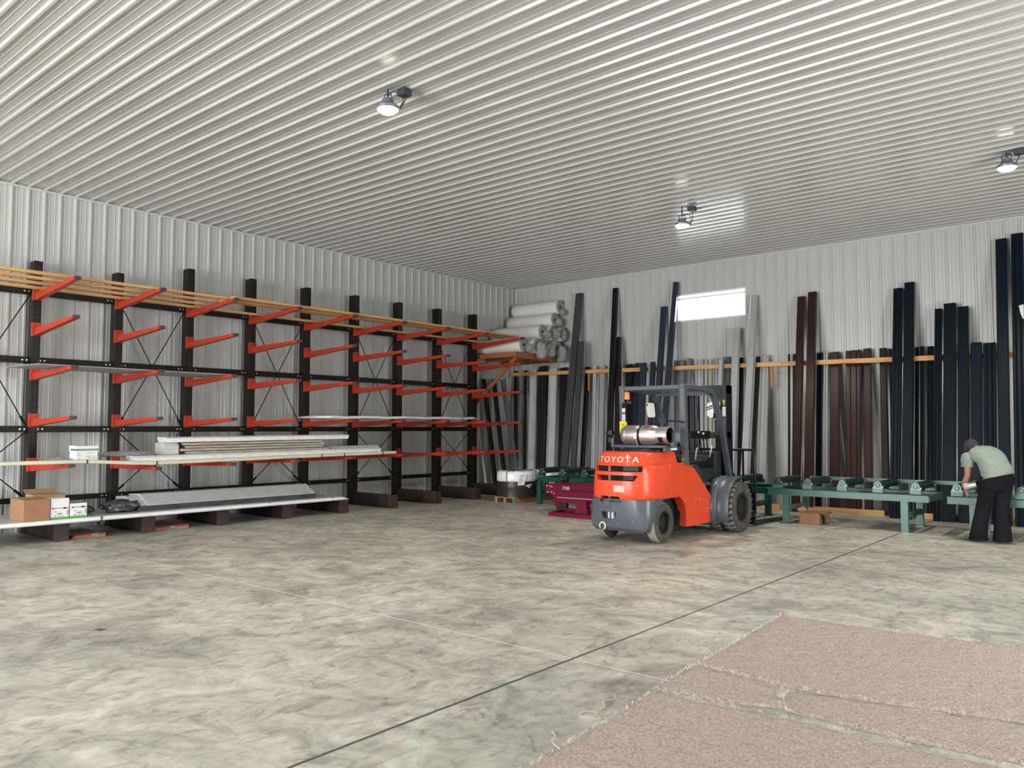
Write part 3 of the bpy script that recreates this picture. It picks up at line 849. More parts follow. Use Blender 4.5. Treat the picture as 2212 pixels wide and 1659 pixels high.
TR = [
(-12.70, 15.30, -13.27, 15.97, 3.08, 0.13, 'box', 'charcoal', 0, 'leftmost dark charcoal tube behind the wooden rail, beside the diagonal shelf brace'),
(-12.56, 15.30, -13.09, 15.97, 3.06, 0.08, 'channel', 'gray', 0, 'narrow grey channel behind the left end of the wooden rail'),
(-12.43, 15.30, -12.92, 15.97, 3.08, 0.11, 'box', 'charcoal', 0, 'thin charcoal tube behind the rail, left of the first pale silver channel'),
(-12.21, 15.30, -12.64, 15.97, 3.10, 0.26, 'channel', 'silver', 0, 'pale silver channel behind the rail, first of the pale ones from the corner'),
(-11.94, 15.30, -12.33, 15.97, 3.16, 0.31, 'rib', 'charcoal', 0, 'wide charcoal ribbed section behind the rail, under the edge of the insulation rolls'),
(-11.61, 15.30, -12.00, 15.97, 3.09, 0.30, 'channel', 'silver', 0, 'bright silver channel behind the rail, left of the wide tube near the tall graphite downspouts'),
(-11.29, 15.30, -11.68, 15.97, 3.09, 0.26, 'box', 'charcoal', 0, 'wide charcoal tube behind the rail, right beside the bright silver channel'),
(-10.91, 14.80, -11.22, 16.00, 4.93, 0.24, 'rib', 'graphite', 1, 'tall graphite ribbed downspout leaning on the wall right of the insulation rolls'),
(-10.71, 14.90, -10.95, 15.68, 3.68, 0.19, 'rib', 'graphite', 1, 'shorter graphite ribbed downspout overlapping the tall one beside the insulation rolls'),
(-10.72, 15.30, -10.96, 15.97, 3.07, 0.15, 'box', 'navy', 0, 'navy tube behind the rail, left of the first hanging wooden cleat'),
(-10.38, 15.30, -10.73, 15.97, 3.09, 0.12, 'channel', 'silver', 0, 'thin silver channel behind the rail, just right of the first wooden cleat'),
(-10.18, 15.30, -10.53, 15.97, 3.08, 0.23, 'channel', 'gray', 0, 'grey channel behind the rail, left of the tall black tube'),
(-9.66, 14.80, -10.16, 16.00, 4.94, 0.18, 'box', 'black', 1, 'tall black square tube leaning on the wall left of the forklift'),
(-9.48, 14.90, -10.01, 15.88, 3.73, 0.18, 'rib', 'umber', 1, 'shiny dark brown-black downspout in front of the rail, beside the tall black tube'),
(-9.40, 15.30, -9.77, 15.97, 3.07, 0.23, 'box', 'navy', 0, 'wide navy tube behind the rail above the amber beacon of the forklift'),
(-9.23, 15.30, -9.55, 15.97, 3.09, 0.17, 'rib', 'slate', 0, 'dark slate ribbed section behind the rail above the forklift guard'),
(-8.93, 14.90, -9.22, 15.68, 3.06, 0.19, 'box', 'slate', 1, 'wide slate tube in front of the rail above the forklift guard, left one of two'),
(-8.73, 14.90, -8.97, 15.68, 3.07, 0.15, 'box', 'slate', 1, 'slate tube in front of the rail above the forklift guard, right one of two'),
(-8.54, 14.80, -8.86, 16.00, 4.36, 0.17, 'box', 'slate', 1, 'slate square tube left of the window, shorter of the slanting pair'),
(-8.39, 14.80, -8.54, 16.00, 4.89, 0.16, 'box', 'slate', 1, 'tall slate square tube slanting across the left edge of the window'),
(-8.22, 15.30, -8.54, 15.97, 3.10, 0.12, 'channel', 'steel', 0, 'blue-grey channel behind the rail below the left corner of the window'),
(-8.08, 15.30, -8.40, 15.97, 3.10, 0.15, 'rib', 'steel', 0, 'blue-grey ribbed section behind the rail, second piece under the window'),
(-7.95, 15.30, -8.22, 15.97, 3.13, 0.11, 'box', 'steel', 0, 'narrow blue-grey tube behind the rail, standing higher than its neighbours under the window'),
(-7.67, 15.30, -7.95, 15.97, 3.09, 0.21, 'channel', 'gray', 0, 'wide pale grey channel behind the rail under the middle of the window'),
(-7.52, 15.30, -7.81, 15.97, 3.08, 0.09, 'box', 'gray', 0, 'thin pale grey tube behind the rail, touching the wide pale channel under the window'),
(-7.43, 15.30, -7.71, 15.97, 3.08, 0.08, 'channel', 'cream', 0, 'slim cream strip channel behind the rail under the window'),
(-7.33, 15.30, -7.58, 15.97, 3.09, 0.12, 'channel', 'gray', 0, 'pale grey channel behind the rail just right of the slim cream strip'),
(-7.13, 14.90, -7.33, 15.68, 3.03, 0.11, 'box', 'gray', 1, 'pale grey tube in front of the rail above the forklift mast'),
(-7.09, 15.30, -7.34, 15.97, 3.11, 0.18, 'rib', 'steel', 0, 'mid grey ribbed section behind the rail above the right side of the mast'),
(-6.79, 14.80, -7.06, 15.90, 3.71, 0.18, 'rib', 'gray', 1, 'grey ribbed downspout leaning on the rail right of the forklift mast, shorter one of two'),
(-6.81, 15.30, -6.99, 15.97, 3.07, 0.11, 'box', 'navy', 0, 'dark navy tube between the two grey downspouts right of the forklift mast'),
(-6.52, 14.80, -6.70, 16.00, 4.39, 0.17, 'rib', 'gray', 1, 'tall light grey ribbed downspout right of the window'),
(-6.56, 15.30, -6.63, 15.97, 3.07, 0.11, 'box', 'green', 0, 'dark greenish tube behind the rail, hard against the tall light grey downspout'),
(-6.35, 15.30, -6.47, 15.97, 3.10, 0.20, 'channel', 'gray', 0, 'wide light grey channel behind the rail, left of the hanging cleat and bare white wall'),
(-5.78, 15.30, -5.97, 15.97, 3.08, 0.05, 'angle', 'brown', 0, 'thin brown angle behind the rail, first brown piece right of the bare white wall'),
(-5.69, 15.30, -5.85, 15.97, 3.08, 0.09, 'box', 'brown', 0, 'narrow brown tube behind the rail, partly hidden by the tall brown tubes'),
(-5.48, 14.80, -5.71, 16.00, 4.25, 0.17, 'box', 'brown', 1, 'tall brown square tube, left and slightly shorter one of the brown pair'),
(-5.24, 14.80, -5.48, 16.00, 4.32, 0.19, 'box', 'brown', 1, 'tall brown square tube, right and taller one of the brown pair'),
(-5.22, 15.30, -5.35, 15.97, 3.08, 0.13, 'channel', 'navy', 0, 'black-navy channel behind the rail just right of the tall brown pair'),
(-5.09, 15.30, -5.23, 15.97, 3.08, 0.09, 'channel', 'gray', 0, 'slim light grey channel among the brown pieces behind the rail'),
(-4.92, 15.30, -5.06, 15.97, 3.07, 0.20, 'box', 'brown', 0, 'brown tube behind the rail, right of the slim light grey channel'),
(-4.58, 15.30, -4.71, 15.97, 3.08, 0.30, 'rib', 'brown', 0, 'widest brown ribbed section behind the rail, above the middle of the roller table'),
(-4.31, 15.30, -4.45, 15.97, 3.10, 0.16, 'box', 'brown', 0, 'brown tube behind the rail, left of the bare wall strip near the tall navy pair'),
(-4.01, 15.30, -4.17, 15.97, 3.09, 0.14, 'box', 'umber', 0, 'very dark brown tube behind the rail, just left of the tall navy pair'),
(-3.88, 15.30, -4.03, 15.97, 3.07, 0.08, 'channel', 'umber', 0, 'narrow dark brown channel squeezed behind the tall navy pair'),
(-3.75, 14.80, -3.88, 16.00, 4.21, 0.18, 'rib', 'ink', 1, 'tall navy ribbed downspout, left and shorter one of the pair beyond the roller table'),
(-3.56, 14.80, -3.68, 16.00, 4.30, 0.19, 'box', 'ink', 1, 'tall navy square tube, right and taller one of the pair beyond the roller table'),
(-3.52, 15.30, -3.58, 15.97, 3.07, 0.07, 'channel', 'ink', 0, 'thin navy channel behind the rail, touching the tall navy pair on the right'),
(-3.42, 15.30, -3.49, 15.97, 3.08, 0.08, 'channel', 'ink', 0, 'thin navy channel behind the rail, second right of the tall navy pair'),
(-3.30, 15.30, -3.35, 15.97, 3.07, 0.12, 'rib', 'ink', 0, 'navy ribbed section behind the rail, left of the three medium-tall navy tubes'),
(-3.09, 14.80, -3.19, 15.90, 3.74, 0.13, 'rib', 'ink', 1, 'navy downspout, leftmost and narrowest of the three medium-tall tubes'),
(-2.91, 14.80, -3.00, 15.90, 3.82, 0.21, 'box', 'ink', 1, 'navy square tube, middle and tallest of the three medium-tall tubes'),
(-2.69, 14.80, -2.79, 15.90, 3.74, 0.18, 'box', 'ink', 1, 'navy square tube, rightmost of the three medium-tall tubes'),
(-2.52, 14.90, -2.57, 15.68, 3.06, 0.18, 'box', 'ink', 1, 'short navy tube in front of the rail behind the bending person, left one of two'),
(-2.32, 14.90, -2.37, 15.68, 3.04, 0.20, 'rib', 'ink', 1, 'short navy ribbed section in front of the rail behind the person, right one of two'),
(-2.10, 14.80, -2.19, 16.00, 4.89, 0.18, 'box', 'ink', 1, 'very tall navy square tube above the bending person, left one of two'),
(-1.88, 14.80, -1.95, 16.00, 4.95, 0.19, 'rib', 'ink', 1, 'very tall navy ribbed downspout above the bending person, at the far right'),
]
NAME = {'box': 'square_steel_tube', 'rib': 'ribbed_downspout', 'channel': 'steel_channel', 'angle': 'steel_angle'}
def leaning(xb, yb, xt, yt, zt, w, kind, col, fr, label, name=None, D=None, m=None):
    tang = abs(xt) / 16.0
    D = D or min(.085, .55 * w)
    W = max(.045, w - D * tang)
    sh = D * tang / 2
    b = Vector((xb - sh, yb, 0)); t = Vector((xt - sh, yt, zt))
    d = (t - b).normalized()
    X = Vector((1, 0, 0)); X = (X - d * X.dot(d)).normalized()
    N = d.cross(X)                       # towards +y / the wall
    h = W / 2; c = min(.012, W * .12)
    if kind == 'box':
        poly = [(-h, c), (-h + c, 0), (h - c, 0), (h, c), (h, D), (-h, D)]
    elif kind == 'rib':
        g = W * .09
        poly = [(-h, c), (-h + c, 0), (-W * .2 - g, 0), (-W * .2, .012), (-W * .2 + g, 0), (W * .2 - g, 0), (W * .2, .012), (W * .2 + g, 0), (h - c, 0), (h, c), (h, D), (-h, D)]
    elif kind == 'channel':
        th = min(.010, W * .16)
        poly = [(-h, 0), (-h + th * 2, 0), (-h + th * 2, th), (-h + th, th), (-h + th, D * .6), (h - th, D * .6), (h - th, th), (h - th * 2, th), (h - th * 2, 0), (h, 0), (h, D * .6 + th), (-h, D * .6 + th)]
    else:
        poly = [(-h, 0), (h, 0), (h, .012), (-h + .012, .012), (-h + .012, D), (-h, D)]
    def low(u, v):
        p = b + X * u + N * v
        return p - d * (p.z / d.z)
    def hi(u, v):
        return t + X * u + N * v
    mb = MB().prism(poly, low, hi)
    o = obj(name or NAME[kind], mb, m or 't_' + col)
    return tag(o, label, 'steel tube' if kind in ('box',) else ('downspout' if kind == 'rib' else 'steel channel'), 'steel lengths leaning along the back wall')
for r in TR:
    leaning(*r)
# black wrapped lengths and strips in the corner
leaning(-12.58, 14.42, -13.22, 14.66, 2.80, .16, 'box', 'black', 1, 'black plastic-wrapped length leaning in the corner, nearer the rack', 'wrapped_length', .12, 'blackwrap')
leaning(-12.38, 14.56, -13.10, 14.90, 2.80, .15, 'box', 'black', 1, 'black plastic-wrapped length leaning in the corner, further from the rack', 'wrapped_length', .12, 'blackwrap')
leaning(-12.80, 14.35, -13.26, 14.40, 2.0, .05, 'channel', 'silver', 1, 'thin white strip leaning in the corner between rack and black wrapped lengths')
leaning(-12.12, 14.75, -13.00, 15.15, 2.82, .19, 'channel', 'steel', 1, 'grey flat channel leaning in the corner right of the black wrapped lengths')
# white paper scrap stuck on the far right downspout
mb = MB().prism([(-.01, 0), (.06, .015), (.06, -.24), (.04, -.22), (.01, -.12)], lambda x, z: (-1.915 + x, 15.682 + z * .2424, 3.64 + z), lambda x, z: (-1.915 + x, 15.679 + z * .2424, 3.64 + z))
tag(obj('paper_scrap', mb, 'roll'), 'white paper scrap stuck on the very tall navy downspout at the far right', 'paper')

# ------------------------------------------------------------------ corner shelf with insulation rolls
sh = thing('wooden_shelf', 'rough lumber shelf in the corner with a diagonal brace, carrying insulation rolls', 'shelf', (0, 0, 0))
SX, SY, SZ2 = -11.83, 14.26, 3.375
obj('front_board', MB().box(-13.36, SX, SY, SY + .04, SZ2 - .115, SZ2 - .012), 'pinedk', sh)
obj('side_board', MB().box(SX - .04, SX, SY + .042, 16.10, SZ2 - .14, SZ2 - .012), 'pinedk', sh)
for y in (14.9, 15.5, 16.02):
    obj('joist', MB().box(-13.36, SX - .042, y, y + .04, SZ2 - .13, SZ2 - .014), 'pinedk', sh)
obj('deck', MB().box(-13.36, SX, SY, 16.10, SZ2 - .011, SZ2), 'pinedk', sh)
obj('diagonal_brace', MB().bar((SX - .06, SY + .065, SZ2 - .14), (-13.33, SY + .065, 2.05), .04, .09), 'pinedk', sh)
RR = .182
def roll(y, z, x0, x1, label, first=None, coreseed=0):
    t = thing('insulation_roll', label, 'insulation roll', (0, y, z), 0, 'white insulation rolls on the corner shelf')
    prof = [(0, RR * .9), (.03, RR), (.4, RR * 1.0), (.8, RR * .985), (x1 - x0 - .02, RR), (x1 - x0, RR * .97)]
    mb = MB().lathe((x0, 0, 0), (1, 0, 0), prof, None, 28)
    mb.v = [tuple(Vector(p) + Vector((0, 1, 1)) * .006 * noise.noise(Vector((p[0] * 4, p[1] * 6 + y * 3, p[2] * 6)))) for p in mb.v]
    obj('facing', mb, 'roll', t, smooth=True)
    mb = MB().lathe((x1 - .012, 0, 0), (1, 0, 0), [(0, RR * .95), (.012, RR * .9), (.006, RR * .5), (.012, RR * .2), (.0, .03), (-.05, .025)], None, 24)
    obj('roll_end', mb, 'rollend', t, smooth=True)
    mb = MB().lathe((x1 - .02, 0, 0), (1, 0, 0), [(.03, .028), (.031, .001)], None, 14)
    obj('core_hole', mb, 'rollcore', t)
    return t
rows = [
    (14.56, 0, -13.30, -11.83, 'lowest front roll of white insulation on the corner shelf, nearest the rack'),
    (14.95, 0, -13.28, -11.72, 'second roll from the front in the bottom row of insulation rolls'),
    (15.34, 0, -13.28, -11.74, 'third roll from the front in the bottom row of insulation rolls'),
    (15.73, 0, -13.28, -11.70, 'rearmost roll in the bottom row of insulation rolls, by the back wall'),
    (15.175, 1, -13.34, -11.74, 'front roll of the second row of insulation rolls, with a shiny white face'),
    (15.547, 1, -13.28, -11.70, 'second roll from the front in the second row of insulation rolls'),
    (15.918, 1, -13.28, -11.66, 'rearmost roll in the second row of insulation rolls, by the back wall'),
    (15.74, 2, -13.25, -11.78, 'front roll of the third row of insulation rolls, below the topmost roll'),
    (15.92, 3, -13.22, -11.75, 'topmost insulation roll of the stack, under wrinkled clear film'),
]
rz = [SZ2 + .187, SZ2 + .552, SZ2 + .905, SZ2 + 1.25]
fl = [None, (.15, .0, -.16, .18, .15, .26, 5), (.14, -.03, -.12, .20, .14, .22, 6), (.16, 0, -.2, .18, .15, .27, 7), (.1, .12, -.08, .12, .15, .13, 8), (.08, .05, -.03, .13, .15, .17, 9), (.05, .0, -.05, .1, .13, .16, 10), (.06, .17, -.05, .10, .12, .14, 11), (.06, .06, -.17, .1, .12, .1, 12)]
for (y, rw, x0, x1, lab), f in zip(rows, fl):
    t = roll(y, rz[rw], x0, x1, lab)
    if f:
        obj('film_end', crumple(x1 + f[0] * .8, f[1] * .6, f[2] * .8, f[3] * .7, f[4] * .85, f[5] * .8, f[6], .5), 'film', t, smooth=True)
    elif rw == 0:
        obj('film_end', crumple(x1 + .11, .08, -.08, .09, .10, .10, 3, .6), 'film', t, smooth=True)

# ------------------------------------------------------------------ roller tables
def roller_part(root, x, y0, y1, z, gcol):
    r = obj('roller', MB().cyl((x, y0 + .06, z), (x, y1 - .06, z), .062, None, 20), 'roller', root, smooth='auto')
    obj('shaft', MB().cyl((x, y0 - .03, z), (x, y1 + .03, z), .017, None, 10), 'bearing', r)
    for y in (y0, y1):
        mb = MB()
        pts = [(-.075, -.055), (.075, -.055), (.075, -.035), (.055, -.02)] + [(.055 * math.cos(a), .055 * math.sin(a)) for a in [R(10 + 20 * k) for k in range(9)]] + [(-.055, -.02), (-.075, -.035)]
        mb.prism(pts, lambda u, v: (x + u, y - .022, z + v), lambda u, v: (x + u, y + .022, z + v), 'bearing')
        mb.lathe((x, y - .022, z), (0, -1, 0), [(0, .036), (.012, .034), (.014, .026), (.006, .024), (.006, .012), (.016, .010), (.016, 0)], 'bearing', 14)
        for s in (-.062, .062):
            mb.cyl((x + s, y, z - .035), (x + s, y, z - .012), .011, 'bolt', 6)
        obj('bearing_block', mb, None, root)
        obj('mount_plate', MB().box(x - .075, x + .075, y - .04, y + .04, z - .112, z - .0555), gcol, root)
def table(label, x0, x1, y0, y1, rollers, legs, gcol, ztop=.562, tray=None):
    t = thing('roller_table', label, 'roller table', (0, 0, 0), 0)
    za = .69
    for y, s in ((y0, -1), (y1, 1)):
        mb = MB().box(x0, x1, y - .035, y + .035, ztop - .012, ztop).box(x0, x1, y - .035, y + .035, ztop - .10, ztop - .088).box(x0, x1, y - .006, y + .006, ztop - .088, ztop - .012)
        obj('side_rail', mb, gcol, t)
    for x in (x0 + .02, x1 - .02):
        obj('end_rail', MB().box(x - .02, x + .02, y0 + .036, y1 - .036, ztop - .095, ztop - .004), gcol, t)
    for x in rollers:
        roller_part(t, x, y0, y1, za if ztop < .57 else za + ztop - .562, gcol)
    for x in legs:
        for y in (y0, y1):
            l = obj('leg', MB().box(x - .05, x + .05, y - .045, y - .035, .012, ztop - .101).box(x - .05, x - .04, y - .035, y + .03, .012, ztop - .101).box(x + .04, x + .05, y - .035, y + .03, .012, ztop - .101), gcol, t)
            obj('foot_plate', MB().box(x - .075, x + .075, y - .075, y + .06, 0, .012), 'bearing', l)
        obj('cross_brace', MB().box(x - .02, x + .02, y0 + .032, y1 - .047, .20, .29), gcol, t)
    if tray:
        obj('tray', MB().box(tray[0], tray[1], y0 + .04, y1 - .04, ztop - .05, ztop - .042), 'roller', t)
    return t
sp = .535
ta = table('green roller table running behind the forklift to the coil pallet', -10.16, -5.28, 12.95, 13.88, [-10.05 + sp * i for i in range(9)], (-10.10, -7.7, -5.62), 'conv_shaded')
tb = table('green roller table with guide bar between forklift and bending person', -5.24, -2.80, 12.93, 13.86, [-5.07, -4.57, -4.03, -3.50, -2.97], (-4.93, -3.13), 'conv_lit', tray=(-4.0, -2.9))
mb = MB().box(-4.88, -2.42, 13.90, 13.912, .675, .735)
gb = obj('guide_bar', mb, 'conv_lit', tb)
obj('bracket', MB().box(-4.6, -4.54, 13.898, 13.9, .50, .675).box(-3.3, -3.24, 13.898, 13.9, .50, .675), 'conv_lit', gb)
tc = table('green roller table at the far right where the person leans', -2.53, .35, 12.80, 13.70, [-2.40, -1.62, -1.08, -.54, 0.0], (-2.20, -.2), 'conv_lit', .575, tray=(-2.3, -1.7))

# ------------------------------------------------------------------ coils on the pallet
pl = thing('coil_pallet', 'wooden pallet with green-ended runner under the dark steel coils', 'pallet', (0, 0, 0))
for k in range(7):
    y = 12.70 + k * .225
    obj('slat', MB().box(-11.12, -10.57, y, y + .12, .095, .115), 'palY', pl)
for x, m in ((-11.09, 'palY'), (-10.85, 'palY'), (-10.61, 'palY')):
    mb = MB().box(x - .03, x + .03, 12.71, 14.16, .0, .094, 'palY')
    mb.box(x - .031, x + .031, 12.705, 12.711, .0, .094, 'greenend' if x > -10.7 else 'palY')
    obj('runner', mb, None, pl)
def coil(cx, cy, r, label, tagx):
    t = thing('steel_coil', label, 'steel coil', (cx, cy, .116))
    mb = MB().lathe((0, 0, 0), (0, 0, 1), [(0, r * .55), (0, r), (.20, r), (.205, r * 1.004), (.21, r), (.33, r), (.33, r * .55), (0, r * .55)], None, 48)
    obj('coil_body', mb, 'coil', t, smooth='auto')
    mb = MB(); rings = []
    for j, (z, rr) in enumerate(((.325, r * 1.006), (.36, r * 1.012), (.46, r * 1.01), (.51, r * .985), (.535, r * .9), (.53, r * .6), (.52, r * .3))):
        ring = []
        for i in range(48):
            a = 2 * PI * i / 48
            k = 1 + .012 * noise.noise(Vector((a * 3, z * 9, cx)))
            dz = (.022 if j > 2 else .006) * noise.noise(Vector((math.cos(a) * 4, math.sin(a) * 4, z * 6 + cy)))
            ring.append((math.cos(a) * rr * k, math.sin(a) * rr * k, z + dz))
        rings.append(ring)
    mb.loft(rings)
    obj('plastic_cover', mb, 'coverw', t, smooth=True)
    mb = MB()
    for a in (-1.38, .7, 2.8):
        mb.tube([(math.cos(a) * r * 1.01, math.sin(a) * r * 1.01, -.01), (math.cos(a) * r * 1.02, math.sin(a) * r * 1.02, .30), (math.cos(a) * r * 1.03, math.sin(a) * r * 1.03, .50), (math.cos(a) * r * .85, math.sin(a) * r * .85, .552), (0, 0, .545)], .008, None, 6)
    obj('strap', mb, 'ink', t)
    if tagx:
        a = tagx
        tx = Vector((-math.sin(a), math.cos(a), 0)); n = Vector((math.cos(a), math.sin(a), 0)); c = n * r * 1.04 + Vector((0, 0, .37))
        mb = MB(); u = tx * .075; z = Vector((0, 0, .11)); tl = tx * .02
        P = lambda s, v, o=.0: c + n * (o + .012) + tx * s * .075 + Vector((0, 0, 1)) * v * .115 + tx * v * .03
        mb.add([P(-1, -1), P(1, -1), P(1, 1), P(-1, 1)], [(0, 1, 2, 3)], 'boxw')
        rr = random.Random(2)
        for k in range(9):
            v = .75 - k * .18; w_ = rr.uniform(.2, .75)
            mb.add([P(-.7, v, .002), P(-.7 + w_ * 1.6, v, .002), P(-.7 + w_ * 1.6, v + .07, .002), P(-.7, v + .07, .002)], [(0, 1, 2, 3)], 'greyink')
        obj('paper_tag', mb, None, t)
        if cy < 13.5:
            mb = MB()
            for da, z0 in ((.30, .225), (.42, .235), (.42, .195), (.54, .24)):
                aa = a + da
                n2 = Vector((math.cos(aa), math.sin(aa), 0)); t2 = Vector((-math.sin(aa), math.cos(aa), 0)); c2 = n2 * r * 1.005 + Vector((0, 0, z0))
                mb.add([c2 - t2 * .035, c2 + t2 * .035, c2 + t2 * .035 + Vector((0, 0, .03)), c2 - t2 * .035 + Vector((0, 0, .03))], [(0, 1, 2, 3)])
            obj('sticker', mb, 'white', t)
    return t
coil(-10.86, 13.10, .415, 'dark steel coil with white plastic cover and paper tag, front one on the pallet', -.60)
coil(-10.76, 13.945, .41, 'dark steel coil with white plastic cover, rear one behind the front coil', -.45)

# ------------------------------------------------------------------ maroon machine
mc = thing('maroon_machine', 'maroon steel machine frame on the floor left of the forklift', 'machine', (0, 0, 0))
poly = [(-9.13, .505), (-8.96, .525), (-7.05, .53), (-7.05, .36), (-8.80, .36), (-8.84, .25), (-8.80, .10), (-8.93, .12), (-8.95, .28), (-9.03, .335), (-9.13, .345)]
obj('side_plate', MB().prism(poly, lambda x, z: (x, 11.88, z), lambda x, z: (x, 11.98, z)), 'maroon', mc, bevel=.006)
obj('top_beam', MB().box(-9.0, -7.05, 11.99, 12.3, .40, .535), 'maroon', mc, bevel=.008)
obj('lower_beam', MB().box(-8.58, -7.05, 11.50, 11.86, .225, .425), 'maroon', mc, bevel=.008)
obj('beam_seam', MB().box(-8.575, -7.06, 11.493, 11.499, .315, .322), 'white', mc)
poly = [(-8.10, .068), (-7.82, .068), (-7.87, .30), (-8.01, .30)]
obj('post', MB().prism(poly, lambda x, z: (x, 11.36, z), lambda x, z: (x, 11.49, z)), 'maroon', mc, bevel=.005)
obj('floor_beam', MB().box(-8.46, -7.05, 11.28, 11.56, 0, .067), 'maroon', mc, bevel=.005)
obj('floor_beam', MB().box(-8.62, -8.47, 11.30, 11.34, 0, .067).box(-8.62, -7.4, 11.75, 11.79, 0, .10).box(-8.62, -8.58, 11.34, 11.75, 0, .07), 'maroon', mc)
mb = MB()
for x, z in ((-9.09, .48), (-9.02, .482), (-8.98, .465), (-9.07, .365), (-8.98, .37), (-8.93, .345)):
    mb.cyl((x, 11.88, z), (x, 11.868, z), .012, None, 8)
obj('bolt', mb, 'white', mc)
obj('wheel', MB().lathe((-8.78, 11.90, .125), (0, 1, 0), [(0, 0), (0, .125), (.06, .125), (.06, 0)], None, 24), 'rim', mc, smooth='auto')
text_obj('lettering', 'STNBL', .085, .002, 'white', mc, Matrix.Translation((-8.735, 11.876, .425)) @ Matrix.Rotation(PI / 2, 4, 'X'), sx=.72)
mb = MB().tube([(-9.02, 12.05, .52), (-8.95, 12.02, .60), (-8.85, 12.02, .575), (-8.80, 12.05, .62)], .012)
obj('hose', mb, 'ink', mc, smooth=True)
obj('motor', MB().cyl((-8.92, 12.1, .60), (-8.78, 12.12, .60), .055, None, 14), 'rim', mc, smooth='auto')

# ------------------------------------------------------------------ open carton on the floor
oc = thing('open_carton', 'open worn cardboard carton on the floor under the roller table', 'box', (-4.75, 13.02, 0), .06)
w, d, h, th = .31, .46, .19, .004
mb = MB().box(0, w, 0, th, 0, h).box(0, w, d - th, d, 0, h).box(0, th, th, d - th, 0, h).box(w - th, w, th, d - th, 0, h).box(th, w - th, th, d - th, .002, .008)
obj('carton_body', mb, 'card', oc)
obj('flap', MB().add([(0, 0, h), (w, 0, h), (w + .02, -.10, h + .012), (-.03, -.10, h + .025)], [(0, 1, 2, 3)]), 'cardlt', oc)
obj('flap', MB().add([(w, 0, h), (w, d, h), (w + .09, d + .02, h - .02), (w + .11, .05, h - .05)], [(0, 1, 2, 3)]), 'card', oc)
obj('flap', MB().add([(w + .10, .05, h - .05), (w + .08, .25, h - .03), (w + .14, .25, .03), (w + .13, .1, .01)], [(0, 1, 2, 3)]), 'cardin', oc)
obj('flap', MB().add([(0, d, h), (w, d, h), (w + .02, d + .10, h + .05), (-.02, d + .10, h + .03)], [(0, 1, 2, 3)]), 'card', oc)
obj('flap', MB().add([(0, 0, h), (0, d, h), (-.06, d, h + .06), (-.05, 0, h + .05)], [(0, 1, 2, 3)]), 'cardlt', oc)

# ------------------------------------------------------------------ high-bay lamps
def lamp(x, y, z, label, rz):
    t = thing('ceiling_lamp', label, 'lamp', (x, y, z), 0, 'round ceiling lamps')
    prof = [(-.045, .117), (-.012, .122), (.0, .11), (.02, .075), (.04, .066), (.075, .060), (.08, .0)]
    obj('housing', MB().lathe((0, 0, 0), (0, 0, 1), prof, None, 28), 'lampbody', t, smooth='auto')
    obj('diffuser', MB().lathe((0, 0, -.030), (0, 0, -1), [(0, .114), (.020, .113), (.045, .085), (.055, .0)], None, 28), 'lampglow', t, smooth=True)
    hk = obj('hook', MB().tube([(0, 0, .10), (0, 0, ZC - z - .02)], .011, None, 8).tube([(-.06, 0, .085), (-.05, 0, .13), (0, 0, .15), (.05, 0, .13), (.06, 0, .085)], .007, None, 6), 'jbox', t)
    c, s_ = math.cos(rz), math.sin(rz)
    mb = MB().tube([(.13 * c, .13 * s_, -.02), (.17 * c, .17 * s_, .05), (.14 * c, .14 * s_, .14), (.05 * c, .05 * s_, .16), (.02, 0, .11)], .006, None, 6)
    mb.tube([(.12 * c, .15 * s_, -.03), (.19 * c, .20 * s_, .07), (.17 * c, .19 * s_, ZC - z - .06)], .006, None, 6)
    obj('cable', mb, 'jbox', t)
    bx_, by_ = .18 * c, .18 * s_
    obj('junction_box', MB().box(bx_ - .06, bx_ + .06, by_ - .06, by_ + .06, ZC - z - .10, ZC - z - .022), 'jbox', t, bevel=.008)
    return t
LAMPS = [(-6.459, 5.588, 5.085), (-6.154, 11.764, 4.985), (-1.585, 12.28, 5.11)]
lamp(*LAMPS[0], 'round lit ceiling lamp over the middle of the floor, nearest to the viewer', .7)
lamp(*LAMPS[1], 'round lit ceiling lamp hanging beside the window reflection, above the forklift', .9)
lamp(*LAMPS[2], 'round lit ceiling lamp above the bending person, at the right edge', -.5)

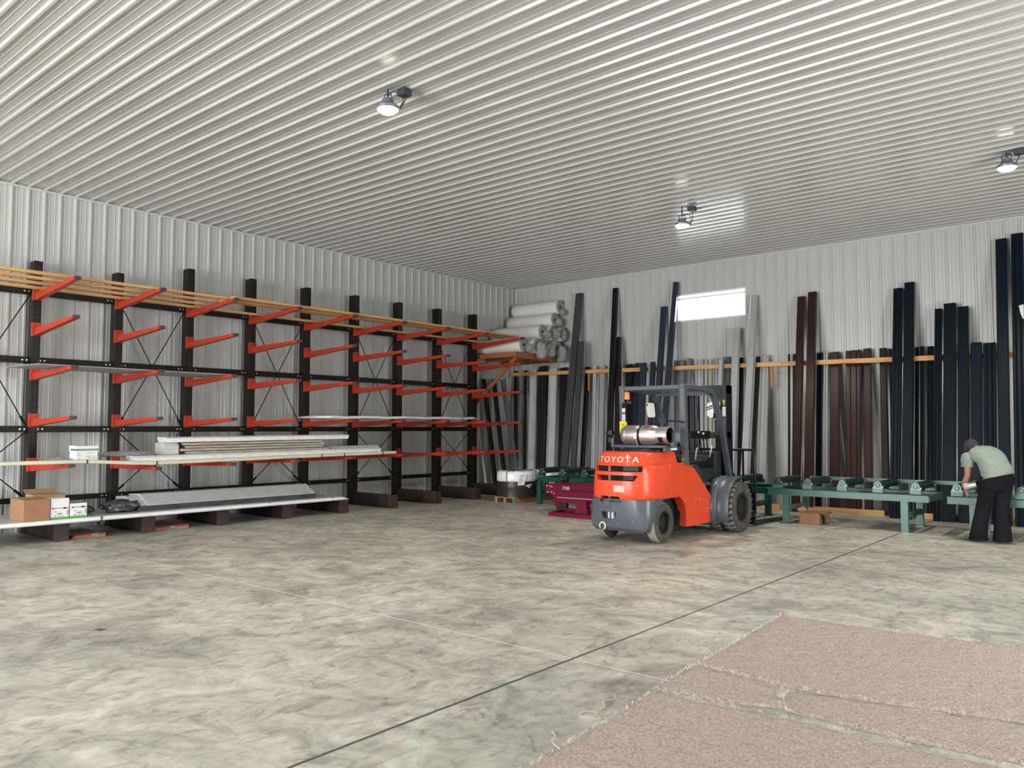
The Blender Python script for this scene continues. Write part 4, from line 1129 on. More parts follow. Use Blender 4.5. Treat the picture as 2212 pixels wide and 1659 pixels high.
# ------------------------------------------------------------------ carpet remnants
def carpet(name, outline, label, seed, hgt=.010, step=.026):
    xs_ = [p[0] for p in outline]; ys_ = [p[1] for p in outline]
    def inside(x, y):
        c = False; n = len(outline)
        for i in range(n):
            x1, y1 = outline[i]; x2, y2 = outline[(i + 1) % n]
            if (y1 > y) != (y2 > y) and x < (x2 - x1) * (y - y1) / (y2 - y1) + x1: c = not c
        return c
    gx = sum(xs_) / len(xs_); gy = sum(ys_) / len(ys_)
    nx = int((max(xs_) - min(xs_)) / step); ny = int((max(ys_) - min(ys_)) / step)
    mb = MB(); idx = {}
    rr = random.Random(seed)
    for j in range(ny + 1):
        for i in range(nx + 1):
            x = min(xs_) + i * step; y = min(ys_) + j * step
            x += rr.uniform(-.3, .3) * step; y += rr.uniform(-.3, .3) * step
            if inside(gx + (x - gx) * .985, gy + (y - gy) * .97):
                edge = not (inside(x + step * 1.2, y) and inside(x - step * 1.2, y) and inside(x, y + step * 1.2) and inside(x, y - step * 1.2))
                p = Vector((x, y, 0))
                z = hgt + .006 * noise.noise(p * 1.3 + Vector((seed, 0, 0))) + rr.uniform(-.005, .006)
                if edge: z = .0015
                idx[(i, j)] = len(mb.v); mb.v.append((x, y, max(.0015, z)))
    for j in range(ny):
        for i in range(nx):
            q = [(i, j), (i + 1, j), (i + 1, j + 1), (i, j + 1)]
            k = [idx[a] for a in q if a in idx]
            if len(k) >= 3:
                mb.f.append(tuple(k)); mb.mi.append(0)
    o = obj(name, mb, 'carpet', smooth=True)
    tag(o, label, 'carpet')
    # frayed yarn along the cut edges
    fr = MB(); n = len(outline)
    for e in range(n):
        a = Vector((*outline[e], 0)); b = Vector((*outline[(e + 1) % n], 0)); L_ = (b - a).length
        for k in range(int(L_ * 40)):
            p = a.lerp(b, rr.random())
            d = Vector((rr.uniform(-1, 1), rr.uniform(-1, 1), 0)) * .014 + (b - a).normalized() * rr.uniform(-.025, .025)
            fr.tube([p + Vector((0, 0, .012)), p + d * .5 + Vector((0, 0, .022 + rr.random() * .012)), p + d + Vector((0, 0, .010 + rr.random() * .008))], .0015, None, 4, False)
    obj('fringe', fr, 'thread', o)['kind'] = 'stuff'
    return o
carpet('carpet_remnant', [(-2.55, 6.53), (-2.1, 6.54), (-1.55, 6.56), (-.85, 6.66), (.2, 6.75), (.25, 5.12), (-.67, 4.99), (-1.2, 4.86), (-1.60, 4.78), (-1.83, 4.75), (-2.0, 4.79), (-2.2, 4.80), (-2.455, 4.83), (-2.47, 5.3)],
       'largest beige carpet remnant on the concrete, farthest from the viewer', 1)
carpet('carpet_remnant', [(-2.455, 4.80), (-2.2, 4.77), (-2.0, 4.75), (-1.84, 4.71), (-1.80, 4.55), (-1.72, 4.36), (-1.9, 4.29), (-2.08, 4.24), (-2.25, 4.235), (-2.42, 4.22)],
       'small beige carpet offcut at the left, squeezed between the far and near carpets', 2)
carpet('carpet_remnant', [(-1.80, 4.71), (-1.60, 4.75), (-1.2, 4.83), (-.67, 4.955), (.25, 5.08), (.25, 4.42), (-.3, 4.37), (-.64, 4.36), (-1.18, 4.33), (-1.68, 4.345), (-1.77, 4.54)],
       'middle strip of beige carpet with a folded corner, right of the small offcut', 3)
carpet('carpet_remnant', [(-2.40, 4.19), (-2.2, 4.19), (-2.01, 4.20), (-1.75, 4.23), (-1.51, 4.25), (-1.165, 4.24), (-.86, 4.26), (-.4, 4.32), (.2, 4.36), (.2, 2.6), (-2.30, 2.6), (-2.315, 2.92), (-2.35, 3.54)],
       'nearest beige carpet remnant in the bottom right corner', 4, .010, .022)
# loose yarn on the concrete
def curl(pts, it=3):
    pts = [Vector(q) for q in pts]
    for _ in range(it):
        o = [pts[0]]
        for a, b in zip(pts, pts[1:]):
            o += [a.lerp(b, .25), a.lerp(b, .75)]
        pts = o + [pts[-1]]
    return pts
mb = MB()
mb.tube(curl([(-2.42, 3.62, .004), (-2.50, 3.68, .008), (-2.47, 3.76, .006), (-2.55, 3.83, .01), (-2.50, 3.92, .006), (-2.56, 3.98, .004)]
   + []), .002, None, 5)
tag(obj('yarn_strand', mb, 'thread'), 'loose curled yarn strand on the concrete left of the nearest carpet', 'yarn')
mb = MB().tube(curl([(-2.40, 3.60, .006), (-2.50, 3.54, .01), (-2.55, 3.62, .006), (-2.47, 3.68, .01), (-2.44, 3.60, .006), (-2.52, 3.57, .004)]), .002, None, 5)
tag(obj('yarn_strand', mb, 'thread'), 'looped tangle of yarn on the concrete left of the nearest carpet', 'yarn')
mb = MB().tube(curl([(-2.33, 3.14, .006), (-2.42, 3.18, .012), (-2.44, 3.26, .006), (-2.50, 3.30, .004)]), .0022, None, 5)
tag(obj('yarn_strand', mb, 'thread'), 'short loose yarn strand at the near left edge of the nearest carpet', 'yarn')
# ------------------------------------------------------------------ forklift
FK = thing('forklift', 'orange and grey propane forklift seen from behind in front of the leaning steel', 'forklift', (-5.83, 9.60, 0))
NP_ = 25
def plan(hw, yr, yf, z, y0=.14, n=3.0):
    pts = [(hw * .999, yf, z)]
    for i in range(NP_):
        a = PI * i / (NP_ - 1)
        c, s_ = math.cos(a), math.sin(a)
        pts.append((hw * math.copysign(abs(c) ** (2 / n), c), min(yf - .001, y0) - (min(yf - .001, y0) - yr) * abs(s_) ** (2 / n), z))
    pts.append((-hw * .999, yf, z))
    return pts
ORR = [(.600, .497, -.488), (.625, .512, -.500), (.68, .518, -.502), (.80, .512, -.500), (.95, .502, -.490), (1.03, .492, -.478), (1.062, .470, -.462), (1.085, .440, -.448), (1.20, .410, -.425), (1.225, .395, -.405), (1.238, .350, -.36)]
def surf_y(x, z):
    for (za, ha, ya), (zb, hb, yb_) in zip(ORR, ORR[1:]):
        if za <= z <= zb:
            t = (z - za) / (zb - za); hw = ha + (hb - ha) * t; yr = ya + (yb_ - ya) * t
            return .14 - (.14 - yr) * max(0, 1 - abs(x / hw) ** 3.0) ** (1 / 3.0)
    return -.45
def boolean(o, cutters):
    for c in cutters:
        md = o.modifiers.new('cut', 'BOOLEAN'); md.object = c; md.operation = 'DIFFERENCE'; md.solver = 'EXACT'
    dg = bpy.context.evaluated_depsgraph_get(); dg.update()
    me = bpy.data.meshes.new_from_object(o.evaluated_get(dg))
    o.modifiers.clear(); o.data = me
    for c in cutters: bpy.data.objects.remove(c)
def cutter(poly, y0, y1):
    return obj('cut', MB().prism(poly, lambda x, z: (x, y0, z), lambda x, z: (x, y1, z)), None, FK)
cw = obj('counterweight', MB().loft([plan(h, y, .46, z) for z, h, y in ORR]), 'orange', FK, smooth=False)
boolean(cw, [cutter([(-.345, 1.050), (.425, 1.050), (.365, .972), (-.325, .972)], -.7, -.33),
             cutter([(-.315, .925), (.335, .925), (.285, .850), (-.285, .850)], -.7, -.33),
             cutter([(-.245, .55), (.115, .55), (.075, .640), (-.215, .640)], -.7, -.33)])
for p in cw.data.polygons: p.use_smooth = True
e = cw.modifiers.new('e', 'EDGE_SPLIT'); e.split_angle = R(32)
obj('grille_interior', MB().box(-.35, .345, -.345, -.335, .60, 1.06), 'slot', FK)
obj('grille_pipe', MB().cyl((-.16, -.35, .60), (-.16, -.35, 1.06), .018, None, 10), 'palY', FK, smooth='auto')
obj('grille_duct', MB().box(.06, .30, -.352, -.346, .98, 1.045).box(.06, .22, -.352, -.346, .86, .915), 'fdark', FK)
GR = [(.165, .385, -.385, -.36), (.21, .44, -.44, -.33), (.33, .482, -.476, -.27), (.47, .494, -.484, -.18), (.598, .497, -.488, -.03)]
lw = obj('bumper_weight', MB().loft([plan(h, y, f, z, min(.14, f - .0)) for z, h, y, f in GR]), 'fgrey', FK)
boolean(lw, [cutter([(-.235, .425), (.02, .425), (-.0, .335), (-.205, .335)], -.7, -.38), cutter([(-.245, .56), (.115, .56), (.115, .62), (-.245, .62)], -.7, -.40)])
for p in lw.data.polygons: p.use_smooth = True
e = lw.modifiers.new('e', 'EDGE_SPLIT'); e.split_angle = R(32)
obj('pocket_interior', MB().box(-.24, .03, -.386, -.382, .33, .43), 'fdark', FK)
obj('pocket_pin', MB().cyl((-.07, -.41, .33), (-.07, -.41, .43), .03, None, 12).cyl((-.14, -.40, .33), (-.14, -.40, .43), .02, None, 10), 'galv', FK, smooth='auto')
obj('hitch_plate', MB().box(-.165, -.075, -.497, -.485, .49, .575), 'fguard', FK, bevel=.004)
mb = MB().tube([(-.215 + .045 * math.cos(a), -.455, .225 + .05 * math.sin(a)) for a in [R(-60 + 30 * k) for k in range(10)]], .012, None, 8)
obj('tow_ring', mb, 'cream', FK, smooth=True)
mb = MB()
for (x0, x1, z0, z1) in ((.0, .165, .70, .79),):
    mb.add([(x0, surf_y(x0, z0) - .004, z0), (x1, surf_y(x1, z0) - .004, z0), (x1, surf_y(x1, z1) - .004, z1), (x0, surf_y(x0, z1) - .004, z1)], [(0, 1, 2, 3)])
M['decal'] = mat('faded_pink_decal', (0.80, 0.42, 0.36), 0.4, 0, 0.15, 30)
obj('decal', mb, 'decal', FK)
t = text_obj('lettering', 'TOYOTA', .098, .0025, 'mirror', FK, Matrix.Rotation(PI / 2, 4, 'X'), 'LEFT', 1.35)
xs_ = [v.co.x for v in t.data.vertices]; x0, x1 = min(xs_), max(xs_); zs_ = [v.co.z for v in t.data.vertices]; z0 = min(zs_); z1 = max(zs_)
for v in t.data.vertices:
    x = -.285 + (v.co.x - x0) / (x1 - x0) * .60; z = 1.098 + (v.co.z - z0) / (z1 - z0) * .078
    v.co = (x, surf_y(x, z) - .004 + v.co.y, z)
# side panels
side = [(.14, 1.078), (.30, 1.082), (.46, 1.075), (.60, 1.058), (.86, .985), (1.50, .462), (1.80, .445), (1.735, .170), (.60, .168), (.615, .34), (.585, .45), (.51, .545), (.42, .60), (.30, .620), (.14, .618)]
for s_ in (1, -1):
    mb = MB().prism(side, lambda y, z: (s_ * .36, y, z), lambda y, z: (s_ * .510, y, z))
    obj('side_panel', mb, 'orange', FK, bevel=.012)
    obj('panel_skirt', MB().prism([(.61, .17), (1.735, .172), (1.765, .275), (.615, .26)], lambda y, z: (s_ * .511, y, z), lambda y, z: (s_ * .515, y, z)), 'orange', FK)
    obj('side_flare', MB().prism([(.145, .63), (.30, .64), (.45, .70), (.30, .745), (.145, .75)], lambda y, z: (s_ * .505, y, z), lambda y, z: (s_ * .522, y, z)), 'orange', FK, bevel=.01)
obj('chassis', MB().box(-.40, .40, .60, 1.75, .17, .95).box(-.30, .30, -.25, .60, .20, .60).box(-.34, .34, 1.75, 2.1, .25, .75), 'fdark', FK)
obj('hood', MB().box(-.41, .41, .36, .95, .95, 1.06), 'fdark', FK, bevel=.02)
hc = MB().prism([(.80, .995), (.86, 1.03), (1.00, 1.03), (1.09, .97), (1.15, .84), (1.16, .70), (.84, .72)], lambda y, z: (.30, y, z), lambda y, z: (.485, y, z))
obj('step_cover', hc, 'fgreen', FK, bevel=.015)
obj('floor_plate', MB().box(-.46, .46, 1.10, 1.95, .70, .73).box(.2, .47, 1.16, 1.52, .455, .475).prism([(1.15, .73), (1.88, .73), (1.95, .90), (1.85, .90)], lambda y, z: (.36, y, z), lambda y, z: (.38, y, z)), 'fgreen', FK)
mb = MB()
for k in range(5):
    mb.box(-.40, .44, 1.18 + k * .14, 1.20 + k * .14, .73, .745)
obj('floor_tread', mb, 'palwood', FK)
# wheels
def wheel(x, y, r, w, lug, outside=1):
    wh = obj('wheel', MB().lathe((x - w / 2 * outside, y, r), (outside, 0, 0), [(0, r * .55), (0, r * .80), (.02, r * .955)], 'tyre', 40)
             .lathe((x - w / 2 * outside, y, r), (outside, 0, 0), [(.02, r * .955), (.035, r * .985), (w - .035, r * .985), (w - .02, r * .955)], 'tread', 40)
             .lathe((x - w / 2 * outside, y, r), (outside, 0, 0), [(w - .02, r * .955), (w - .006, r * .90), (w, r * .80), (w - .008, r * .70), (w - .004, r * .62), (w - .02, r * .57)], 'tyre', 40), None, FK, smooth='auto')
    if lug:
        mb = MB(); n = 26
        for i in range(n):
            a = 2 * PI * i / n
            c = Vector((0, math.cos(a), math.sin(a))); tg = Vector((0, -math.sin(a), math.cos(a)))
            o0 = Vector((x, y, r))
            for sd in (1, -1):
                X1 = outside * sd
                p0 = o0 + c * r * .972 + Vector((X1 * w * .49, 0, 0)) * .98
                p1 = o0 + c * r * .985 + Vector((X1 * w * .08, 0, 0)) + tg * .03
                mb.bar(p0 - c * .012, p1, .034, .03, None, c)
                if sd > 0:
                    mb.bar(o0 + c * r * .99 + Vector((X1 * w * .40, 0, 0)), o0 + c * r * .86 + Vector((X1 * w * .495, 0, 0)), .036, .016, None, Vector((1, 0, 0)))
        obj('tread_lug', mb, 'tyre', wh)
    mb = MB().lathe((x + outside * (w / 2 - .012), y, r), (outside, 0, 0), [(0, r * .575), (.006, r * .55), (-.004, r * .50), (-.055, r * .46), (-.06, r * .26), (-.035, r * .24), (-.03, r * .10), (-.03, 0)], None, 32)
    rm = obj('rim', mb, 'rim', wh, smooth='auto')
    mb = MB()
    for i in range(6):
        a = 2 * PI * i / 6
        mb.cyl((x + outside * (w / 2 - .07), y + math.cos(a) * r * .36, r + math.sin(a) * r * .36), (x + outside * (w / 2 - .05), y + math.cos(a) * r * .36, r + math.sin(a) * r * .36), .014, None, 6)
    obj('wheel_nut', mb, 'galv', rm) if False else None
    return wh
for s_ in (1, -1):
    wheel(s_ * .415, 0.0, .278, .165, False, s_)
    wheel(s_ * .715, 1.80, .376, .21, True, s_)
    wheel(s_ * .475, 1.80, .376, .20, True, s_)
    # fender
    rings = []
    path = [(1.335, .175), (1.33, .34)] + [(1.80 - .47 * math.cos(R(a)), .376 + .455 * math.sin(R(a))) for a in range(8, 112, 8)]
    mb = MB()
    vs = []
    for (y, z) in path:
        vs += [(s_ * .42, y, z), (s_ * .79, y, z)]
    mb.add(vs, [(2 * i, 2 * i + 1, 2 * i + 3, 2 * i + 2) for i in range(len(path) - 1)])
    fd = obj('fender', mb, 'fguard', FK, smooth=True)
    sm = fd.modifiers.new('s', 'SOLIDIFY'); sm.thickness = .012
    mb = MB(); vs = []
    for (y, z) in path:
        vs += [(s_ * .42, y - .008, z + .006), (s_ * .60, y - .008, z + .006)]
    mb.add(vs, [(2 * i, 2 * i + 1, 2 * i + 3, 2 * i + 2) for i in range(len(path) - 1)])
    f2 = obj('inner_fender', mb, 'fgrey', FK, smooth=True)
    sm = f2.modifiers.new('s', 'SOLIDIFY'); sm.thickness = .012
    web = [(1.345, .18)] + [(y, z - .01) for y, z in path[1:]] + [(1.95, .45), (1.55, .40)]
    obj('fender_side', MB().prism(web, lambda y, z: (s_ * .415, y, z), lambda y, z: (s_ * .42, y, z)), 'fdark', FK)
obj('axle', MB().cyl((-.6, 1.80, .376), (.6, 1.80, .376), .09, None, 12).cyl((-.33, 0, .278), (.33, 0, .278), .06, None, 12), 'fdark', FK, smooth='auto')
# overhead guard
GZ = 2.155
for s_ in (1, -1):
    obj('rear_pillar', MB().bar((s_ * .50, .545, GZ), (s_ * .505, .60, 1.04), .085, .085, None, (0, 1, 0)), 'fguard', FK, bevel=.012)
    pts = [(.515, GZ), (.80, GZ + .0), (1.20, GZ - .015), (1.40, GZ - .035), (1.49, GZ - .075), (1.56, GZ - .15), (1.62, GZ - .26), (1.80, 1.55), (2.04, .80)]
    rings = []
    for i, (y, z) in enumerate(pts):
        a = Vector(pts[max(i - 1, 0)]); b = Vector(pts[min(i + 1, len(pts) - 1)]); d = (b - a).normalized(); nrm = Vector((-d.y, d.x))
        h = .036
        rings.append([(s_ * .46, y + nrm.x * h, z + nrm.y * h), (s_ * .54, y + nrm.x * h, z + nrm.y * h), (s_ * .54, y - nrm.x * h, z - nrm.y * h), (s_ * .46, y - nrm.x * h, z - nrm.y * h)])
    obj('side_rail', MB().loft(rings), 'fguard', FK, bevel=.008)
obj('rear_crossbar', MB().box(-.46, .46, .515, .575, GZ - .035, GZ + .028).box(-.54, -.47, .50, .60, GZ - .04, GZ + .04), 'fguard', FK, bevel=.008)
for k in range(6):
    y = .70 + k * .14
    obj('guard_bar', MB().bar((-.46, y, GZ - .012), (.46, y, GZ - .012), .03, .022), 'fguard', FK)
obj('front_crossbar', MB().box(-.46, .46, 1.44, 1.50, GZ - .09, GZ - .03), 'fguard', FK)
# fuel tank on its cradle
tk = obj('fuel_tank', MB().lathe((-.252, .15, 1.463), (1, 0, 0), [(0, 0), (.0, .06), (.018, .105), (.055, .133), (.10, .140), (.50, .140), (.54, .132), (.575, .118), (.60, .118), (.76, .118), (.76, .108), (.64, .104), (.64, 0)], None, 36), 'alum', FK, smooth='auto')
obj('weld_seam', MB().lathe((-.252, .15, 1.463), (1, 0, 0), [(.085, .1395), (.095, .1425), (.105, .1405)], None, 36), 'alum', tk, smooth=True)
mb = MB()
for a0 in (215,):
    vs = []
    for k in range(7):
        a = R(a0 - 22 + k * 7.3)
        vs += [(.375, .15 + .1195 * math.cos(a), 1.463 + .1195 * math.sin(a)), (.445, .15 + .1195 * math.cos(a), 1.463 + .1195 * math.sin(a))]
    mb.add(vs, [(2 * i, 2 * i + 1, 2 * i + 3, 2 * i + 2) for i in range(6)])
obj('collar_opening', mb, 'slot', tk)
obj('collar_inside', MB().lathe((.39, .15, 1.463), (1, 0, 0), [(.0, 0), (.0, .10), (.115, .1035)], None, 28), 'slot', tk)
obj('valve', MB().cyl((.36, .15, 1.463), (.44, .15, 1.463), .025, None, 10), 'rim', tk)
mb = MB().lathe((.055, .15, 1.463), (1, 0, 0), [(0, .1405), (.0, .146), (.035, .146), (.035, .1405)], None, 32)
st = obj('tank_strap', mb, 'slot', tk, smooth='auto')
obj('strap_latch', MB().bar((.04, .015, 1.50), (.04, .005, 1.41), .045, .02, None, (0, 1, 0)).bar((.045, .02, 1.40), (.055, .045, 1.32), .018, .015, None, (0, 1, 0)).bar((.065, .06, 1.585), (.035, .035, 1.555), .045, .015, None, (0, 1, 0)), 'alum', st)
M['redlab'] = mat('dark_red_label', (0.33, 0.01, 0.05), 0.5)
mb = MB(); vs = []
for k in range(9):
    u = -1 + k / 4; hh = math.sqrt(max(0, 1 - u * u))
    a = R(127); 
    for v in (0, 1):
        aa = R(112) + v * hh * .36
        vs.append((.175 + u * .05, .15 + .1425 * math.cos(aa), 1.463 + .1425 * math.sin(aa)))
mb.add(vs, [(2 * i, 2 * i + 1, 2 * i + 3, 2 * i + 2) for i in range(8)])
mb.box(.40, .415, .055, .075, 1.525, 1.545)
obj('red_label', mb, 'redlab', tk)
obj('tank_cradle', MB().cyl((-.40, .10, 1.305), (.47, .10, 1.305), .022, None, 12).box(-.30, .40, .08, .30, 1.29, 1.315).box(-.42, -.38, .10, .40, 1.29, 1.42).box(.42, .46, .10, .42, 1.24, 1.30), 'fguard', FK, smooth='auto')
obj('cradle_bracket', MB().box(.50, .63, .20, .42, 1.385, 1.50).box(.49, .64, .185, .43, 1.500, 1.512).box(.49, .64, .185, .43, 1.373, 1.385), 'fguard', FK, bevel=.004)
obj('cradle_clamp', MB().box(-.47, -.41, .10, .16, 1.47, 1.53).cyl((-.55, .12, 1.50), (-.41, .12, 1.46), .012, None, 8).box(-.47, -.43, .10, .15, 1.36, 1.43), 'fdark', FK)
obj('hood_cover', crumple(.02, .12, 1.24, .36, .22, .045, 21, .35), 'fdark', FK, smooth=True)
obj('hose', MB().tube([(.34, .20, 1.45), (.36, .26, 1.60), (.42, .30, 1.665), (.50, .42, 1.66), (.53, .50, 1.64)], .011, None, 8), 'slot', FK, smooth=True)
obj('exhaust_tip', MB().cyl((.46, .25, 1.27), (.55, .25, 1.275), .018, None, 10), 'mirror', FK)
# beacon, tail lights, tag on the left pillar
obj('beacon', MB().lathe((-.43, .555, 1.99), (0, 0, 1), [(0, .042), (.01, .045), (.10, .040), (.115, .03), (.118, 0)], None, 18), 'amber', FK, smooth='auto')
obj('beacon_bracket', MB().box(-.47, -.39, .52, .60, 1.955, 1.99).box(-.46, -.35, .54, .58, 1.93, 1.955).cyl((-.43, .53, 1.97), (-.43, .52, 1.97), .02, None, 8), 'fdark', FK)
tl = obj('tail_lamp', MB().box(-.485, -.42, .50, .535, 1.655, 1.94), 'slot', FK)
obj('lens', MB().box(-.48, -.425, .492, .499, 1.80, 1.86).box(-.48, -.425, .492, .499, 1.67, 1.77), 'galv', tl)
obj('lens', MB().box(-.48, -.425, .492, .499, 1.778, 1.79), 'redink', tl)
yt = obj('yellow_tag', MB().box(-.51, -.40, .47, .478, 1.475, 1.665).add([(-.40, .47, 1.62), (-.40, .47, 1.665), (-.36, .44, 1.63), (-.37, .44, 1.60)], [(0, 1, 2, 3)]), 'yellow', FK)
mb = MB(); fx = lambda u, v: (-.485 + u, .4695, 1.49 + v)
lines(mb, [(.0, .06, .13, .006), (.01, .07, .11, .008), (.0, .05, .09, .006), (.01, .06, .06, .012), (.0, .06, .04, .006), (.0, .05, .02, .006)], 'ink', fx)
obj('tag_print', mb, None, yt)
# mirrors
mr = obj('mirror', MB().prism([(-.072, -.07), (-.055, -.115), (.05, -.12), (.068, -.10), (.07, .09), (.055, .115), (-.05, .12), (-.075, .10)], lambda x, z: (-.522 + x - .1 * z, 1.40, 1.850 + z), lambda x, z: (-.522 + x - .1 * z, 1.43, 1.850 + z)), 'mirror', FK, bevel=.01)
obj('mirror_slot', MB().box(-.582, -.567, 1.392, 1.399, 1.915, 1.95), 'slot', mr)
obj('mirror_arm', MB().tube([(-.52, 1.62, 1.90), (-.56, 1.50, 1.92), (-.522, 1.435, 1.86)], .010, None, 8), 'fdark', FK)
obj('work_lamp', MB().lathe((-.62, 1.80, 2.0), (-.2, -1, 0), [(-.05, .0), (-.04, .05), (0, .07), (.01, .07), (.01, 0)], None, 16), 'fdark', FK, smooth='auto')
mr2 = obj('mirror', MB().prism([(-.055, -.10), (.02, -.14), (.05, -.12), (.05, .13), (-.05, .10)], lambda x, z: (.18 + x, 2.06, 1.86 + z), lambda x, z: (.18 + x, 2.08, 1.86 + z)), 'mirror', FK, bevel=.006)
obj('mirror_stripe', MB().bar((.12, 2.055, 1.885), (.235, 2.055, 1.925), .012, .016, None, (0, 0, 1)).bar((.12, 2.055, 1.85), (.235, 2.055, 1.89), .012, .012, None, (0, 0, 1)), 'slot', mr2)
obj('work_lamp', MB().lathe((.30, 2.10, 1.95), (.1, -1, 0), [(-.05, .0), (-.04, .035), (0, .045), (.010, .045), (.004, 0)], None, 16), 'lampbody', FK, smooth='auto')
# mast with channels, cylinders and cross members
ms = obj('mast', MB().box(.29, .385, 2.22, 2.44, .10, 2.25).box(-.385, -.29, 2.22, 2.44, .10, 2.25), 'mast', FK, bevel=.006)
obj('mast_crosshead', MB().box(-.385, .385, 2.23, 2.40, 2.12, 2.255).box(-.385, .385, 2.25, 2.38, 1.40, 1.50).box(-.385, .385, 2.25, 2.38, .55, .68), 'mast', ms)
obj('lift_cylinder', MB().cyl((-.17, 2.30, .2), (-.17, 2.30, 2.1), .05, None, 12), 'mast', ms, smooth='auto')
obj('lift_cylinder', MB().cyl((.20, 2.30, .2), (.20, 2.30, 1.7), .045, None, 12), 'mast', ms, smooth='auto')
obj('inner_channel', MB().box(.20, .285, 2.26, 2.40, .1, 2.2).box(-.285, -.20, 2.26, 2.40, .1, 2.2), 'mast', ms)
obj('mast_valve', MB().box(.20, .30, 2.12, 2.22, 1.72, 1.80).box(.22, .28, 2.12, 2.22, 1.83, 1.90).box(.22, .32, 2.17, 2.22, 1.60, 1.615), 'rim', ms)
obj('yellow_sticker', MB().box(.325, .362, 2.213, 2.219, 1.93, 2.01), 'yellow', ms)
mb = MB().box(.320, .370, 2.213, 2.219, 1.755, 1.905, 'boxw')
for z in (1.88, 1.855, 1.825, 1.77):
    mb.box(.333, .356, 2.210, 2.213, z - .006, z + .006, 'greyink')
mb.box(.325, .365, 2.210, 2.213, 1.797, 1.802, 'redink')
obj('white_sticker', mb, None, ms)
mb = MB(); rnd = random.Random(8)
for k in range(17):
    z = 1.70 - k * .019
    mb.box(.338, .338 + rnd.uniform(.012, .026), 2.213, 2.219, z, z + rnd.uniform(.006, .012))
for z in (1.235, 1.215, 1.195, 1.15, 1.13):
    mb.box(.336, .336 + rnd.uniform(.018, .030), 2.213, 2.219, z, z + .010)
obj('mast_lettering', mb, 'greyink', ms)
obj('tilt_cylinder', MB().cyl((.33, 1.5, .55), (.33, 2.2, .62), .035, None, 10).cyl((-.33, 1.5, .55), (-.33, 2.2, .62), .035, None, 10), 'fdark', FK)
# load backrest and forks
bk = MB().tube([(-.69, 2.56, .22), (-.69, 2.56, 1.16), (-.66, 2.56, 1.215), (.66, 2.56, 1.215), (.69, 2.56, 1.16), (.69, 2.56, .22)], .020, None, 8)
obj('load_backrest', bk, 'mast', FK, smooth=True)
for x in (-.5, -.25, .0, .25, .50):
    obj('backrest_bar', MB().bar((x, 2.56, .30), (x, 2.56, 1.21), .028, .02, None, (0, 1, 0)), 'mast', FK)
obj('carriage', MB().box(-.69, .69, 2.46, 2.54, .16, .26).box(-.69, .69, 2.46, 2.54, .55, .64), 'mast', FK)
for s_ in (1, -1):
    obj('fork', MB().box(s_ * .62 - .065, s_ * .62 + .065, 2.545, 2.595, .03, .66).prism([(2.55, .03), (3.95, .025), (3.95, .04), (2.62, .075)], lambda y, z: (s_ * .62 - .065, y, z), lambda y, z: (s_ * .62 + .065, y, z)), 'mast', FK)
# seat, wheel, levers
se = obj('seat', MB().box(-.24, .22, .62, 1.10, 1.06, 1.16), 'fdark', FK, bevel=.03)
obj('seat_back', MB().prism([(.60, 1.16), (.74, 1.16), (.66, 1.50), (.56, 1.50)], lambda y, z: (-.22, y, z), lambda y, z: (.22, y, z)), 'fdark', se, bevel=.03)
obj('armrest', MB().bar((.27, .66, 1.24), (.27, 1.0, 1.26), .05, .05), 'fdark', se)
obj('dashboard', MB().box(-.42, .42, 1.72, 1.95, .73, 1.20), 'fdark', FK, bevel=.03)
obj('console', MB().prism([(1.05, 1.06), (1.45, 1.08), (1.52, 1.16), (1.10, 1.16)], lambda y, z: (.22, y, z), lambda y, z: (.42, y, z)), 'fgreen', FK)
obj('steering_wheel', MB().tube([(-.1 + .17 * math.cos(R(k * 15)), 1.52 + .15 * math.sin(R(k * 15)), 1.33 + .07 * math.sin(R(k * 15))) for k in range(25)], .014, None, 8).cyl((-.1, 1.52, 1.33), (-.1, 1.68, 1.05), .025, None, 8), 'slot', FK, smooth='auto')
for k in range(3):
    obj('lever', MB().cyl((.26 + k * .05, 1.62, 1.15), (.26 + k * .05, 1.55, 1.38), .008, None, 6).cyl((.26 + k * .05, 1.55, 1.38), (.26 + k * .05, 1.545, 1.41), .016, None, 8), 'slot', FK)
for pts_ in ([(.42, 1.06, 1.10), (.44, 1.06, 1.25), (.44, 1.10, 1.27)], [(.43, 1.50, 1.12), (.45, 1.55, 1.30)]):
    obj('grab_handle', MB().tube(pts_, .011, None, 6), 'galv', FK, smooth=True)
obj('knob', MB().cyl((.16, 1.70, 1.50), (.16, 1.688, 1.50), .016, None, 10).cyl((.24, 1.70, 1.48), (.24, 1.688, 1.48), .018, None, 10), 'frame', FK)
obj('knob_bar', MB().box(.02, .34, 1.70, 1.74, 1.40, 1.52), 'slot', FK)
obj('pillar_sticker', MB().box(.465, .51, .548, .553, 1.10, 1.14), 'green', FK)
obj('pillar_sticker', MB().box(.465, .51, .548, .553, 1.06, 1.09), 'redink', FK)

